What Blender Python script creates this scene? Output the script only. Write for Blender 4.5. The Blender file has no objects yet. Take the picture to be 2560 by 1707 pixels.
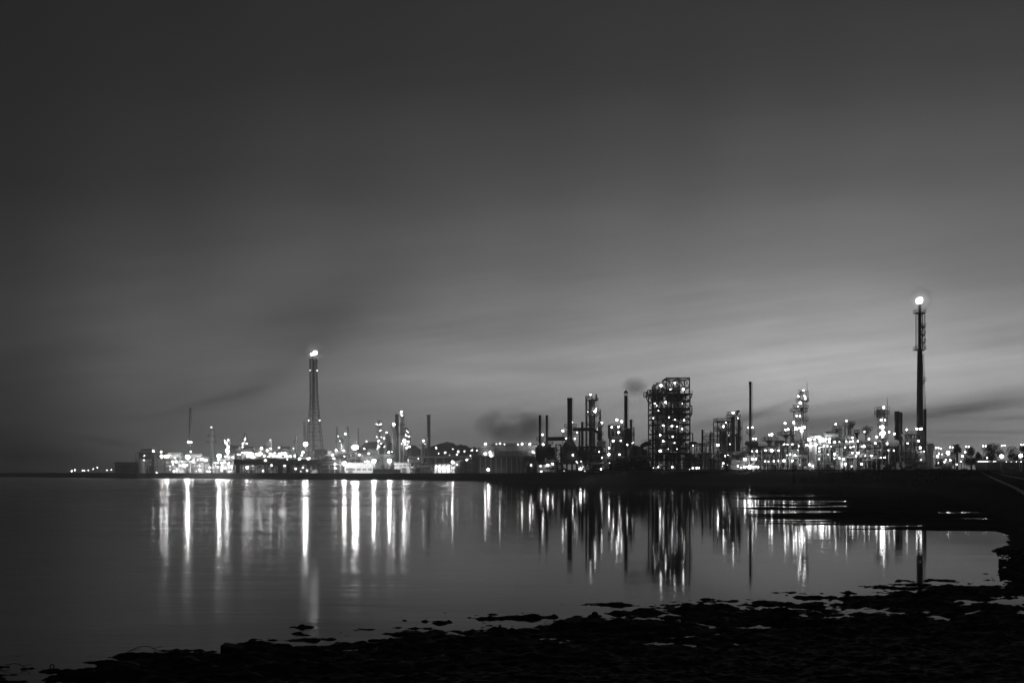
import bpy, math, random
import numpy as np
from mathutils import Vector, noise as mnoise

# ------------------------------------------------------------------ basics
F, H, CX, CAMZ = 2745.0, 1181.0, 1280.0, 4.5      # focal length (photo pixels), horizon row, centre column, eye height (m)
C = bpy.context.scene.collection
sc = bpy.context.scene
CROPS = {1: (150, 1000, 5.88), 2: (500, 1000, 5.88), 3: (850, 1000, 5.88), 4: (1150, 960, 5.88),
         5: (1500, 930, 5.8075), 6: (1800, 930, 5.8075), 7: (2160, 960, 5.8075)}


def K(k, x, y):
    a, b, s = CROPS[k]
    return a + x / s, b + y / s


def smooth(t):
    t = np.clip(t, 0, 1)
    return t * t * (3 - 2 * t)


def ground_z(x, y):
    """height of the made ground (away from the banks)"""
    px = CX + x / max(y, 1) * F
    return 4.15 + 0.75 * float(smooth((px - 1250) / 250))


# ------------------------------------------------------------------ materials
def srgb(v):
    v /= 255.0
    return v / 12.92 if v <= .04045 else ((v + .055) / 1.055) ** 2.4


def mat(name, base, rough=.6, metal=0., var=.25, scale=(.4, .4, .08), bump=0.):
    m = bpy.data.materials.new(name)
    m.use_nodes = True
    nt = m.node_tree
    b = nt.nodes['Principled BSDF']
    b.inputs['Roughness'].default_value = rough
    b.inputs['Metallic'].default_value = metal
    tc = nt.nodes.new('ShaderNodeTexCoord')
    mp = nt.nodes.new('ShaderNodeMapping')
    mp.inputs['Scale'].default_value = scale
    nz = nt.nodes.new('ShaderNodeTexNoise')
    nz.inputs['Scale'].default_value = 1.0
    nz.inputs['Detail'].default_value = 5
    nz.inputs['Roughness'].default_value = .6
    rp = nt.nodes.new('ShaderNodeValToRGB')
    lo, hi = base * (1 - var), min(.9, base * (1 + var))
    rp.color_ramp.elements[0].position = .3
    rp.color_ramp.elements[1].position = .7
    rp.color_ramp.elements[0].color = (lo, lo, lo, 1)
    rp.color_ramp.elements[1].color = (hi, hi, hi, 1)
    nt.links.new(tc.outputs['Object'], mp.inputs[0])
    nt.links.new(mp.outputs[0], nz.inputs[0])
    nt.links.new(nz.outputs[0], rp.inputs[0])
    nt.links.new(rp.outputs[0], b.inputs['Base Color'])
    if bump:
        bp = nt.nodes.new('ShaderNodeBump')
        bp.inputs['Strength'].default_value = bump
        nt.links.new(nz.outputs[0], bp.inputs['Height'])
        nt.links.new(bp.outputs[0], b.inputs['Normal'])
    return m


def emit(name, s, v=1.0):
    m = bpy.data.materials.new(name)
    m.use_nodes = True
    nt = m.node_tree
    nt.nodes.remove(nt.nodes['Principled BSDF'])
    e = nt.nodes.new('ShaderNodeEmission')
    e.inputs[0].default_value = (v, v, v, 1)
    e.inputs[1].default_value = s
    nt.links.new(e.outputs[0], nt.nodes['Material Output'].inputs[0])
    return m


M = dict(
    dark=mat('dark_steel', .045, .6, 0, .3), steel=mat('grey_steel', .13, .5, 0, .35),
    mid=mat('weathered_steel', .3, .5, 0, .35), pale=mat('pale_insulation', .58, .45, 0, .3),
    concrete=mat('concrete', .2, .85, 0, .25), white=mat('white_paint', .75, .5, 0, .15),
    brick=mat('dark_brick', .1, .9, 0, .3), roof=mat('roof_sheet', .08, .6, 0, .3),
    tank=mat('tank_paint', .42, .5, 0, .2), soot=mat('sooty_steel', .03, .7, 0, .3),
    bark=mat('bark', .06, .9, 0, .3), leaf=mat('leaf', .045, .7, 0, .4, (.8, .8, .8)),
    drift=mat('driftwood', .03, .9, 0, .3, (3, 3, 3)), kerb=mat('kerb_stone', .4, .8, 0, .2),
)

# ------------------------------------------------------------------ mesh builder


class MB:
    def __init__(s):
        s.v, s.f, s.m = [], [], []
        s.cur = 0

    def box(s, x0, x1, y0, y1, z0, z1):
        b = len(s.v)
        s.v += [(x0, y0, z0), (x1, y0, z0), (x1, y1, z0), (x0, y1, z0), (x0, y0, z1), (x1, y0, z1), (x1, y1, z1), (x0, y1, z1)]
        s._f([(b, b + 3, b + 2, b + 1), (b + 4, b + 5, b + 6, b + 7), (b, b + 1, b + 5, b + 4), (b + 1, b + 2, b + 6, b + 5), (b + 2, b + 3, b + 7, b + 6), (b + 3, b, b + 4, b + 7)])
        return s

    def _f(s, fs):
        s.f += fs
        s.m += [s.cur] * len(fs)

    def cyl(s, p0, p1, r0, r1=None, n=8, caps=True):
        r1 = r0 if r1 is None else r1
        p0, p1 = Vector(p0), Vector(p1)
        d = (p1 - p0)
        if d.length < 1e-6:
            return s
        d.normalize()
        a = d.cross(Vector((0, 0, 1)) if abs(d.z) < .9 else Vector((0, 1, 0))).normalized()
        c = d.cross(a)
        b = len(s.v)
        off = math.pi / 4 if n == 4 else 0
        for p, r in ((p0, r0), (p1, r1)):
            for i in range(n):
                t = 2 * math.pi * i / n + off
                s.v.append(tuple(p + a * (r * math.cos(t)) + c * (r * math.sin(t))))
        s._f([(b + i, b + n + i, b + n + (i + 1) % n, b + (i + 1) % n) for i in range(n)])
        if caps:
            s._f([tuple(b + i for i in range(n)), tuple(b + n + i for i in reversed(range(n)))])
        return s

    def bar(s, p0, p1, w):
        return s.cyl(p0, p1, w * .7071, n=4)

    def tube(s, pts, r, n=8):
        for i in range(len(pts) - 1):
            s.cyl(pts[i], pts[i + 1], r, n=n)
        for p in pts[1:-1]:
            s.ball(p, r * 1.02, 6, 4)
        return s

    def lathe(s, x, y, prof, n=18):
        b = len(s.v)
        k = len(prof)
        for r, z in prof:
            for i in range(n):
                t = 2 * math.pi * i / n
                s.v.append((x + r * math.cos(t), y + r * math.sin(t), z))
        for j in range(k - 1):
            s._f([(b + j * n + i, b + j * n + (i + 1) % n, b + (j + 1) * n + (i + 1) % n, b + (j + 1) * n + i) for i in range(n)])
        s._f([tuple(b + i for i in reversed(range(n))), tuple(b + (k - 1) * n + i for i in range(n))])
        return s

    def ball(s, p, r, n=10, k=6, sz=1.0):
        prof = [(max(r * math.sin(math.pi * j / k), r * .02), p[2] - r * sz * math.cos(math.pi * j / k)) for j in range(k + 1)]
        return s.lathe(p[0], p[1], prof, n)

    def drum(s, p0, p1, r, n=14):
        """horizontal vessel with dished ends"""
        p0, p1 = Vector(p0), Vector(p1)
        d = (p1 - p0).normalized()
        s.cyl(p0, p1, r, n=n)
        s.cyl(p1, p1 + d * r * .3, r * .97, r * .75, n)
        s.cyl(p1 + d * r * .3, p1 + d * r * .5, r * .75, r * .2, n)
        s.cyl(p0, p0 - d * r * .3, r * .97, r * .75, n)
        s.cyl(p0 - d * r * .3, p0 - d * r * .5, r * .75, r * .2, n)
        return s

    def rail(s, pts, h=1.1, w=.09, step=1.6):
        for i in range(len(pts) - 1):
            a, b = Vector(pts[i]), Vector(pts[i + 1])
            for hh in (h, h * .52):
                s.bar(a + Vector((0, 0, hh)), b + Vector((0, 0, hh)), w)
            n = max(1, int((b - a).length / step))
            for k in range(n + 1):
                q = a.lerp(b, k / n)
                s.bar(q, q + Vector((0, 0, h)), w)
        return s

    def mesh(s, name, mats, smooth_=True):
        me = bpy.data.meshes.new(name)
        me.from_pydata(s.v, [], s.f)
        for m in (mats if isinstance(mats, (list, tuple)) else [mats]):
            me.materials.append(M[m] if isinstance(m, str) else m)
        me.polygons.foreach_set('material_index', s.m)
        if smooth_:
            me.polygons.foreach_set('use_smooth', [True] * len(me.polygons))
            me.set_sharp_from_angle(angle=.6)
        me.update()
        return me

    def build(s, name, mats, parent=None, smooth_=True):
        o = bpy.data.objects.new(name, s.mesh(name, mats, smooth_))
        C.objects.link(o)
        if parent is not None:
            o.parent = parent.o if isinstance(parent, Thing) else parent
        return o


def tag(o, label=None, cat=None, group=None, kind=None):
    for k, v in (('label', label), ('category', cat), ('group', group), ('kind', kind)):
        if v:
            o[k] = v
    return o


# ------------------------------------------------------------------ lamps: a globe with a hood, one shared mesh per brightness
CLS = {'.': (.85, 8), 'w': (1.15, 11), 'b': (1.4, 16), 'B': (1.6, 22), 'S': (2.0, 32), 'X': (4.0, 50)}
LM = {}
# (the far works on the left burn stronger floodlights)
for far_, (c_, (r_, e_)) in [(f_, q_) for f_ in (0, 1) for q_ in CLS.items()]:
    e_ = e_ * ({'S': 10.5, 'X': 9.5, 'B': 4.2}.get(c_, 2.0) if far_ else 1)
    b_ = MB()
    b_.ball((0, 0, 0), 1, 8, 6)
    b_.cur = 1
    b_.lathe(0, 0, [(.62, .9), (.5, 1.05), (.2, 1.2)], 8)
    b_.bar((0, .3, 1.1), (0, 1.6, .9), .22)
    LM[(c_, far_)] = b_.mesh('lamp', [emit('lamp_glass_%d' % e_, e_), M['dark']])


class Thing:
    def __init__(s, name, label, cat, px, D, group=None, z=None):
        s.D, s.X = D, (px - CX) / F * D
        s.z = ground_z(s.X, D) if z is None else z
        s.o = bpy.data.objects.new(name, None)
        s.o.empty_display_size = 2
        C.objects.link(s.o)
        s.o.location = (s.X, D, s.z)
        tag(s.o, label, cat, group, 'thing')
        s.rng = random.Random(int(px * 7 + D))

    def L(s, px, py, dy=0.):
        k = (s.D + dy) / F
        return ((px - CX) * k - s.X, dy, CAMZ + (H - py) * k - s.z)

    def x(s, px, dy=0.):
        return (px - CX) * (s.D + dy) / F - s.X

    def zz(s, py, dy=0.):
        return CAMZ + (H - py) * (s.D + dy) / F - s.z

    def m(s, p):
        return p * s.D / F

    def lamps(s, spec, dy=-2., jit=.6):
        """'crop:x,y,class' items -> one child named lamp each"""
        for it in spec.split():
            k, rest = it.split(':')
            a = rest.split(',')
            px, py = K(int(k), float(a[0]), float(a[1])) if k != '0' else (float(a[0]), float(a[1]))
            c = a[2] if len(a) > 2 else '.'
            s.lamp(px, py, c, dy + s.rng.uniform(-jit, jit))

    def lamp(s, px, py, c='b', dy=-2.):
        o = bpy.data.objects.new('lamp', LM[(c, int(s.D > 650))])
        C.objects.link(o)
        o.parent = s.o
        o.location = s.L(px, py, dy)
        r = CLS[c][0] * s.D / F * s.rng.uniform(.62, 1.28)
        o.scale = (r, r, r)
        return o


# ------------------------------------------------------------------ kinds of thing
def chimney(label, x0, x1, ytop, D, base=None, flare=1.15, m='concrete', rim=.12, cap=False, ladder=True, lamps='', name='chimney', group=None, plats=(), ybase=None):
    T = Thing(name, label, 'chimney', (x0 + x1) / 2, D, group)
    r = T.m(x1 - x0) / 2
    h = T.zz(ytop)
    z0 = 0 if ybase is None else T.zz(ybase)
    MB().lathe(0, 0, [(r * flare, z0), (r * (1 + (flare - 1) * .5), z0 + (h - z0) * .5), (r, h - .01), (r * .82, h), (r * .8, h - 2)], 20).build('shaft', m, T)
    if rim:
        MB().lathe(0, 0, [(r * 1.02, h - 1.5), (r * (1 + rim), h - 1.1), (r * (1 + rim), h + .15), (r * .85, h + .15), (r * .8, h - .8)], 20).build('rim', m, T)
    if cap:
        b = MB().lathe(0, 0, [(r * 1.5, h + 1.2), (r * .9, h + 1.9), (.1, h + 2.6)], 16)
        for i in range(6):
            t = i * math.pi / 3
            b.bar((r * .9 * math.cos(t), r * .9 * math.sin(t), h - .3), (r * .9 * math.cos(t), r * .9 * math.sin(t), h + 1.4), .12)
        b.build('rain_cap', m, T)
    if ladder:
        b = MB()
        xr, yr = r * flare * .8 + .3, -r * flare * .75
        for dx in (-.25, .25):
            b.bar((xr + dx, yr, z0 + 2), (xr + dx - r * (flare - 1) * .7, yr, h), .1)
        for k in range(int((h - z0) / 1.2)):
            t = (k * 1.2 + 2) / h
            b.bar((xr - .25 - r * (flare - 1) * .7 * t, yr, z0 + 2 + k * 1.2), (xr + .25 - r * (flare - 1) * .7 * t, yr, z0 + 2 + k * 1.2), .06)
        b.build('ladder', 'dark', T)
    for (yp, xl, xr) in plats:
        platform(T, yp, xl, xr, r * 1.6)
    T.lamps(lamps, -r * flare - .7)
    return T


def platform(T, yp, xl, xr, depth=2.5, m='dark'):
    z = T.zz(yp)
    a, b = T.x(xl), T.x(xr)
    p = MB().box(a, b, -depth, depth, z - .22, z)
    for q in (a + .3, b - .3, (a + b) / 2):
        p.bar((q, -depth * .8, z - .2), ((a + b) / 2, 0, z - 1.8), .16)
    o = p.build('platform', m, T)
    MB().rail([(a, -depth, z), (b, -depth, z), (b, depth, z), (a, depth, z), (a, -depth, z)], 1.15, .1, 1.9).build('railing', m, o)


def column(label, x0, x1, ytop, D, plats=(), m='mid', lamps='', pipes=(), ladder=1, name='distillation_column', group=None, dome=True, cat='column', pr=.35, neck=None, vent=True):
    """tall process vessel: shell, platforms with railings, caged ladder, overhead pipes, lamps"""
    T = Thing(name, label, cat, (x0 + x1) / 2, D, group)
    r, h = T.m(x1 - x0) / 2, T.zz(ytop)
    if dome:
        pf = [(r * 1.12, 0), (r * 1.12, 2), (r, 2.6)]
        if neck:
            nz, nr = T.zz(neck[0]), neck[1]
            pf += [(r, nz), (r * nr, nz + r * .8)]
        else:
            nr = 1
        for q in (.35, .6, .8):
            zq = h * q
            if not neck:
                pf += [(r, zq - .12), (r * 1.06, zq - .1), (r * 1.06, zq + .1), (r, zq + .12)]
        rr = r * nr
        pf += [(rr, h - rr * .75), (rr * .92, h - rr * .4), (rr * .65, h - rr * .12), (rr * .2, h)]
    else:
        pf = [(r * 1.1, 0), (r, h * .3), (r, h), (r * .8, h)]
    MB().lathe(0, 0, pf, 18).build('shell', m, T)
    if vent and dome:
        MB().tube([(0, 0, h - .2), (0, 0, h + T.m(3)), (T.m(3), 0, h + T.m(3)), (r + .5, -r * .3, h - 1), (r + .5, -r * .3, h * .55)], min(pr, r * .3)).build('overhead_pipe', m, T)
    for (yp, xl, xr) in plats:
        platform(T, yp, xl, xr, max(r * 1.4, 1.6))
    if ladder:
        b = MB()
        s = ladder
        q = s * (r + .55)
        for dy in (-.3, .3):
            b.bar((q, dy - r * .3, 1), (q, dy - r * .3, h - .5), .09)
        for k in range(int(h / 1.3)):
            z = 1 + k * 1.3
            b.bar((q, -.3 - r * .3, z), (q, .3 - r * .3, z), .06)
            if k % 2:
                b.bar((q, -.4 - r * .3, z), (q + s * .7, -.4 - r * .3, z), .06)
                b.bar((q + s * .7, -.4 - r * .3, z), (q + s * .7, .4 - r * .3, z), .06)
        for dy in (-.4, .4):
            b.bar((q + s * .7, dy - r * .3, 3), (q + s * .7, dy - r * .3, h), .06)
        b.build('caged_ladder', 'dark', T)
    for pts in pipes:
        MB().tube([T.L(a, b_, -r * .4) for a, b_ in pts], pr).build('pipe', m, T)
    T.lamps(lamps, -r - 1.2)
    return T


def frame_part(T, xs, ys, dep, w=.35, brace=(), m='dark', name='frame', base=0., y0=None):
    """braced steel frame: xs column pixels, ys level rows"""
    b = MB()
    y0 = -dep / 2 if y0 is None else y0
    zt = T.zz(min(ys))
    X = [T.x(p) for p in xs]
    Z = sorted(T.zz(p) for p in ys)
    for x in X:
        for y in (y0, y0 + dep):
            b.bar((x, y, base), (x, y, zt), w)
    for z in Z:
        for y in (y0, y0 + dep):
            b.bar((X[0], y, z), (X[-1], y, z), w * .8)
        for x in X:
            b.bar((x, y0, z), (x, y0 + dep, z), w * .8)
    zz = [base] + Z
    for i in range(len(X) - 1):
        if i in brace:
            for j in range(len(zz) - 1):
                for y in (y0, y0 + dep):
                    if (j + i) % 2:
                        b.bar((X[i], y, zz[j]), (X[i + 1], y, zz[j + 1]), w * .55)
                    else:
                        b.bar((X[i + 1], y, zz[j]), (X[i], y, zz[j + 1]), w * .55)
    return b.build(name, m, T)


DENS = (1.6, 1.6)


def process_unit(label, x0, x1, ytop, D, dep=14, seed=1, lamps='', name='process_unit', nves=5, ndrum=3, npipe=12, levels=3, bay=11, tone=('mid', 'pale', 'steel'), fm='dark', jit=2., cat='process unit', ybase=None, dfront=None):
    T = Thing(name, label, cat, (x0 + x1) / 2, D)
    R = random.Random(seed)
    nves, ndrum, npipe = int(nves * DENS[D < 650]), int(ndrum * DENS[D < 650]), int(npipe * DENS[D < 650])
    n = max(2, int((x1 - x0) / bay))
    xs = [x0 + (x1 - x0) * i / n for i in range(n + 1)]
    yb = H + (CAMZ - T.z) * F / D
    ys = [yb + (ytop - yb) * (j + 1) / levels for j in range(levels)]
    frame_part(T, xs, ys, dep, .3, [R.randrange(n) for _ in range(max(1, n // 3))], fm)
    zt = T.zz(ytop)
    for j in range(levels):
        a, c = sorted(R.sample(range(n + 1), 2))
        if c - a < 1:
            continue
        z = T.zz(ys[j])
        o = MB().box(T.x(xs[a]), T.x(xs[c]), -dep / 2 + .2, dep / 2 - .2, z + .12, z + .24).build('deck', fm, T)
        MB().rail([(T.x(xs[a]), -dep / 2, z + .24), (T.x(xs[c]), -dep / 2, z + .24)], 1.1, .09, 1.8).build('railing', R.choice(['mid', 'pale']), o)
    for i in range(nves):
        px = R.uniform(x0 + 2, x1 - 2)
        r = R.uniform(.8, 1.9) * D / 430
        h = zt * R.uniform(.35, 1.05)
        y = R.uniform(-dep * .45, dep * .3)
        MB().lathe(T.x(px), y, [(r, 0), (r, h - r * .6), (r * .8, h - r * .25), (r * .25, h)], 14).build('vessel', R.choice(tone), T)
    for i in range(ndrum):
        px = R.uniform(x0 + 5, x1 - 5)
        r = R.uniform(.7, 1.4) * D / 430
        L = R.uniform(2.5, 5) * D / 430
        z = T.zz(R.choice(ys + [yb])) + r + .4
        y = R.uniform(-dep * .45, 0)
        x = T.x(px)
        b = MB().drum((x - L / 2, y, z), (x + L / 2, y, z), r)
        for q in (-L * .3, L * .3):
            b.box(x + q - .2, x + q + .2, y - r * .7, y + r * .7, z - r - .4, z - r * .5)
        b.build('drum', R.choice(tone), T)
    for i in range(npipe):
        r = R.uniform(.14, .34) * D / 430
        if R.random() < .5:
            a, c = sorted((R.uniform(x0, x1), R.uniform(x0, x1)))
            z = R.uniform(.12, 1.02) * zt
            y = R.uniform(-dep * .55, -dep * .1)
            pts = [(T.x(a), y, z), (T.x(c), y, z)]
            if R.random() < .6:
                pts.append((T.x(c), y, z * R.uniform(.2, .8)))
            if R.random() < .5:
                pts.insert(0, (T.x(a), y, min(zt * 1.05, z * R.uniform(.5, 1.3))))
        else:
            a = R.uniform(x0, x1)
            y = R.uniform(-dep * .55, -dep * .1)
            z1 = R.uniform(.4, 1.1) * zt
            pts = [(T.x(a), y, 0), (T.x(a), y, z1)]
            if R.random() < .7:
                pts.append((T.x(min(x1, max(x0, a + R.uniform(-12, 12)))), y, z1))
        MB().tube(pts, r, 6).build('pipe', R.choice(tone), T)
    # a stair between two levels
    b = MB()
    px = R.uniform(x0 + 4, x1 - 8)
    for j in range(levels):
        za, zb = (0 if j == 0 else T.zz(ys[j - 1])), T.zz(ys[j])
        w = T.m(5)
        xa, xb = (T.x(px), T.x(px) + w) if j % 2 else (T.x(px) + w, T.x(px))
        for dy in (0, .9):
            b.bar((xa, -dep / 2 - 1 + dy, za), (xb, -dep / 2 - 1 + dy, zb), .18)
            b.bar((xa, -dep / 2 - 1 + dy, za + 1), (xb, -dep / 2 - 1 + dy, zb + 1), .08)
        for k in range(10):
            t = k / 10
            b.box(xa + (xb - xa) * t - .13, xa + (xb - xa) * t + .13, -dep / 2 - 1, -dep / 2 - .1, za + (zb - za) * t, za + (zb - za) * t + .06)
    b.build('stair', R.choice(tone), T)
    T.lamps(lamps, -dep / 2 - .9 if dfront is None else dfront, min(jit, .9))
    return T


def light_mast(label, px, py, D, c='X', w=.3, group=None, heads=1, name='floodlight_mast', cat='floodlight', gap=6):
    T = Thing(name, label, cat, px, D, group)
    z = T.zz(py)
    MB().cyl((0, 0, 0), (0, 0, z - .6), w * .8, w * .45, 8).build('mast', 'steel', T)
    b = MB()
    g = T.m(gap)
    r = CLS[c][0] * D / F
    if heads == 1:
        b.box(-.5, .5, -.4, .4, z - r - .6, z - r - .3)
        xs = [0]
    else:
        b.bar((-g, 0, z + .25), (g, 0, z + .25), .16)
        b.bar((0, 0, z - .7), (0, 0, z + .25), .2)
        xs = [-g, g]
    b.build('bracket', 'steel', T)
    for x in xs:
        o = bpy.data.objects.new('lamp', LM[(c, int(D > 650))])
        C.objects.link(o)
        o.parent = T.o
        o.location = (x, -.7, z)
        o.scale = (r, r, r)
    return T


ORD = ['leftmost', 'second from the left', 'third from the left', 'fourth from the left', 'fifth from the left', 'sixth from the left', 'seventh from the left', 'eighth from the left',
       'ninth from the left', 'tenth from the left', 'eleventh from the left', 'twelfth from the left', 'thirteenth from the left', 'fourteenth from the left', 'fifteenth from the left', 'sixteenth from the left', 'seventeenth from the left']
# ------------------------------------------------------------------ camera and render settings
cam = bpy.data.cameras.new('camera')
co = bpy.data.objects.new('camera', cam)
C.objects.link(co)
co.location = (0, 0, CAMZ)
co.rotation_euler = (math.pi / 2, 0, 0)
cam.sensor_width = 36
cam.lens = 36 * F / 2560
cam.shift_y = (H - 853.5) / 2560
cam.clip_end = 20000
cam.clip_start = .5
sc.camera = co
sc.render.engine = 'CYCLES'
sc.view_settings.view_transform = 'Standard'
sc.view_settings.look = 'None'
sc.view_settings.gamma = 1
sc.view_settings.exposure = 0
cy = sc.cycles
cy.use_denoising = True
cy.denoiser = 'OPENIMAGEDENOISE'
cy.max_bounces = 5
cy.diffuse_bounces = 2
cy.glossy_bounces = 3
cy.transmission_bounces = 2
cy.volume_bounces = 0
cy.transparent_max_bounces = 8
cy.use_light_tree = True
cy.sample_clamp_indirect = 4
cy.sample_clamp_direct = 0
cy.caustics_reflective = False
cy.caustics_refractive = False


# ------------------------------------------------------------------ dusk sky (world): Nishita base + twilight glow by azimuth/elevation + long streaks of cloud
class NG:
    def __init__(s, nt):
        s.nt = nt

    def put(s, sock, v):
        if isinstance(v, (int, float)):
            sock.default_value = v
        else:
            s.nt.links.new(v, sock)

    def math(s, op, a, b=None, c=None, clamp=False):
        n = s.nt.nodes.new('ShaderNodeMath')
        n.operation = op
        n.use_clamp = clamp
        for i, v in enumerate((a, b, c)):
            if v is not None:
                s.put(n.inputs[i], v)
        return n.outputs[0]

    def add(s, a, b): return s.math('ADD', a, b)
    def sub(s, a, b): return s.math('SUBTRACT', a, b)
    def mul(s, a, b): return s.math('MULTIPLY', a, b)

    def mapr(s, v, a, b, c=0., d=1., t='SMOOTHSTEP'):
        n = s.nt.nodes.new('ShaderNodeMapRange')
        n.interpolation_type = t
        s.put(n.inputs[0], v)
        for i, q in enumerate((a, b, c, d)):
            s.put(n.inputs[i + 1], q)
        return n.outputs[0]

    def comb(s, x, y, z=0.):
        n = s.nt.nodes.new('ShaderNodeCombineXYZ')
        for i, v in enumerate((x, y, z)):
            s.put(n.inputs[i], v)
        return n.outputs[0]

    def noise(s, vec, scale=1., detail=4, rough=.55):
        n = s.nt.nodes.new('ShaderNodeTexNoise')
        s.nt.links.new(vec, n.inputs['Vector'])
        n.inputs['Scale'].default_value = scale
        n.inputs['Detail'].default_value = detail
        n.inputs['Roughness'].default_value = rough
        return n.outputs[0]


w = bpy.data.worlds.new('World')
sc.world = w
w.use_nodes = True
nt = w.node_tree
g = NG(nt)
SUN_AZ, SUN_EL = math.atan2(1950 - CX, F), math.radians(.8)
sky = nt.nodes.new('ShaderNodeTexSky')
sky.sky_type = 'NISHITA'
sky.sun_disc = False
sky.sun_elevation = SUN_EL
sky.sun_rotation = SUN_AZ
bw = nt.nodes.new('ShaderNodeRGBToBW')
nt.links.new(sky.outputs[0], bw.inputs[0])
tc = nt.nodes.new('ShaderNodeTexCoord')
sx = nt.nodes.new('ShaderNodeSeparateXYZ')
nt.links.new(tc.outputs['Generated'], sx.inputs[0])
yy = g.math('MAXIMUM', sx.outputs[1], .06)
az = g.math('DIVIDE', sx.outputs[0], yy)              # tan azimuth
el = g.math('DIVIDE', g.math('MAXIMUM', sx.outputs[2], 0.), yy)   # tan elevation
U = g.add(g.mul(az, F), CX)                            # azimuth, on a scale where one unit is 1/2745 of a radian
V = g.sub(H, g.mul(el, F))
wob = g.noise(g.comb(g.mul(U, 1 / 900), g.mul(V, 1 / 420)), 1, 3)
Vw = g.add(V, g.mul(g.sub(wob, .5), 90.))
Uw = g.add(U, g.mul(g.sub(wob, .5), 160.))
ROWS = [-600, 0, 250, 500, 700, 850, 950, 1020, 1080, 1130, 1180]
COLS = {-900: [26, 28, 30, 34, 36, 36, 34, 32, 30, 28, 26],
        0: [34, 37, 40, 45, 50, 52, 48, 46, 41, 35, 30],
        400: [36, 41, 47, 57, 71, 81, 82, 81, 77, 73, 66],
        800: [38, 45, 54, 71, 88, 99, 104, 106, 104, 100, 94],
        1280: [40, 49, 60, 84, 104, 121, 143, 138, 122, 112, 104],
        1650: [42, 52, 66, 92, 114, 139, 160, 154, 142, 124, 112],
        1950: [42, 55, 72, 100, 122, 153, 178, 168, 132, 115, 112],
        2250: [42, 57, 76, 104, 126, 157, 174, 158, 132, 135, 128],
        2560: [40, 58, 78, 104, 121, 147, 162, 150, 146, 138, 122],
        3600: [34, 44, 52, 62, 72, 80, 84, 80, 76, 70, 62]}
GAIN = 1.0
LOWGAIN = 1.38       # the air in front of the low sky takes this much away again
tt = g.math('DIVIDE', g.sub(H, Vw), H + 600, clamp=True)
prev, pk = None, None
for cpx, vals in COLS.items():
    r = nt.nodes.new('ShaderNodeValToRGB')
    cr = r.color_ramp
    cr.interpolation = 'CARDINAL'
    pts = sorted(((H - p) / (H + 600), srgb(v) * (.97 + (LOWGAIN - .97) * float(smooth((p - 400) / 550)))) for p, v in zip(ROWS, vals))
    pts[0] = (0., pts[0][1])
    cr.elements[0].position, cr.elements[0].color = pts[0][0], (pts[0][1],) * 3 + (1,)
    cr.elements[1].position, cr.elements[1].color = 1., (pts[-1][1],) * 3 + (1,)
    for p, v in pts[1:-1]:
        e = cr.elements.new(p)
        e.color = (v, v, v, 1)
    nt.links.new(tt, r.inputs[0])
    b = nt.nodes.new('ShaderNodeRGBToBW')
    nt.links.new(r.outputs[0], b.inputs[0])
    cur = b.outputs[0]
    if prev is None:
        prev = cur
    else:
        t = g.mapr(Uw, pk, cpx)
        prev = g.add(g.mul(prev, g.sub(1., t)), g.mul(cur, t))
    pk = cpx
# long faint cirrus, rising to the right
q1 = g.add(V, g.mul(U, .13))
st = g.noise(g.comb(g.mul(U, 1 / 900), g.mul(q1, 1 / 55)), 1, 6, .6)
q2 = g.sub(V, g.mul(U, .05))
st2 = g.noise(g.comb(g.mul(U, 1 / 600), g.mul(q2, 1 / 120), 3.3), 1, 5, .6)
low = g.mapr(V, 500, 980, .25, 1.)
mod = g.add(1., g.mul(low, g.add(g.mul(g.sub(st, .5), .55), g.mul(g.sub(st2, .5), .42))))
fine = g.noise(g.comb(g.mul(U, 1 / 260), g.mul(q1, 1 / 14)), 1, 4, .6)
mod = g.mul(mod, g.add(1., g.mul(low, g.mul(g.sub(fine, .5), .26))))
val = g.mul(prev, mod)
# darker bands of low cloud and drifting smoke
BANDS = [(1800, 1072, 2010, 994, 10, .34), (1850, 1082, 2230, 1030, 26, .5), (2130, 1062, 2600, 998, 16, .58), (2240, 1036, 2640, 972, 22, .26), (1880, 1045, 2120, 1008, 9, .25),
         (2320, 1078, 2580, 1081, 4.5, .3), (2300, 1094, 2580, 1098, 3, .18), (440, 1025, 690, 962, 13, .34), (560, 1000, 820, 860, 40, .24), (560, 860, 1010, 725, 90, .36), (620, 800, 900, 800, 70, .2), (170, 1083, 360, 1118, 7, .25),
         (1650, 1085, 1900, 1036, 12, .36), (-250, 1090, 360, 1165, 34, .35), (2100, 1010, 2330, 985, 10, .2), (900, 905, 1500, 930, 18, .1), (1500, 1010, 1720, 995, 12, .14), (2420, 1048, 2700, 1040, 7, .24), (1180, 940, 1420, 930, 8, -.06), (820, 950, 1260, 944, 9, -.08)]
for (xa, ya, xb, yb, wd, sg) in BANDS:
    L_ = math.hypot(xb - xa, yb - ya)
    dx, dy = (xb - xa) / L_, (yb - ya) / L_
    Vn = g.add(V, g.mul(g.sub(st2, .5), wd * (2.2 if wd < 38 else .7)))
    al = g.mul(g.add(g.mul(g.sub(U, xa), dx), g.mul(g.sub(Vn, ya), dy)), 1 / L_)
    pe = g.mul(g.sub(g.mul(g.sub(U, xa), dy), g.mul(g.sub(Vn, ya), dx)), 1 / wd)
    ga = g.math('EXPONENT', g.mul(g.mul(pe, pe), -1.))
    mk = g.mul(g.mapr(al, -.3, .5), g.mapr(al, 1.25, .6))
    amt = g.mul(g.mul(ga, mk), g.mul(g.mapr(fine, .25, .7, .6, 1.1) if wd < 38 else g.mapr(wob, .3, .7, .75, 1.05), sg))
    val = g.mul(val, g.sub(1., amt))
val = g.add(val, g.mul(bw.outputs[0], .0006))
bg = nt.nodes['Background']
nt.links.new(g.comb(val, val, val), bg.inputs[0])
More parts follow.
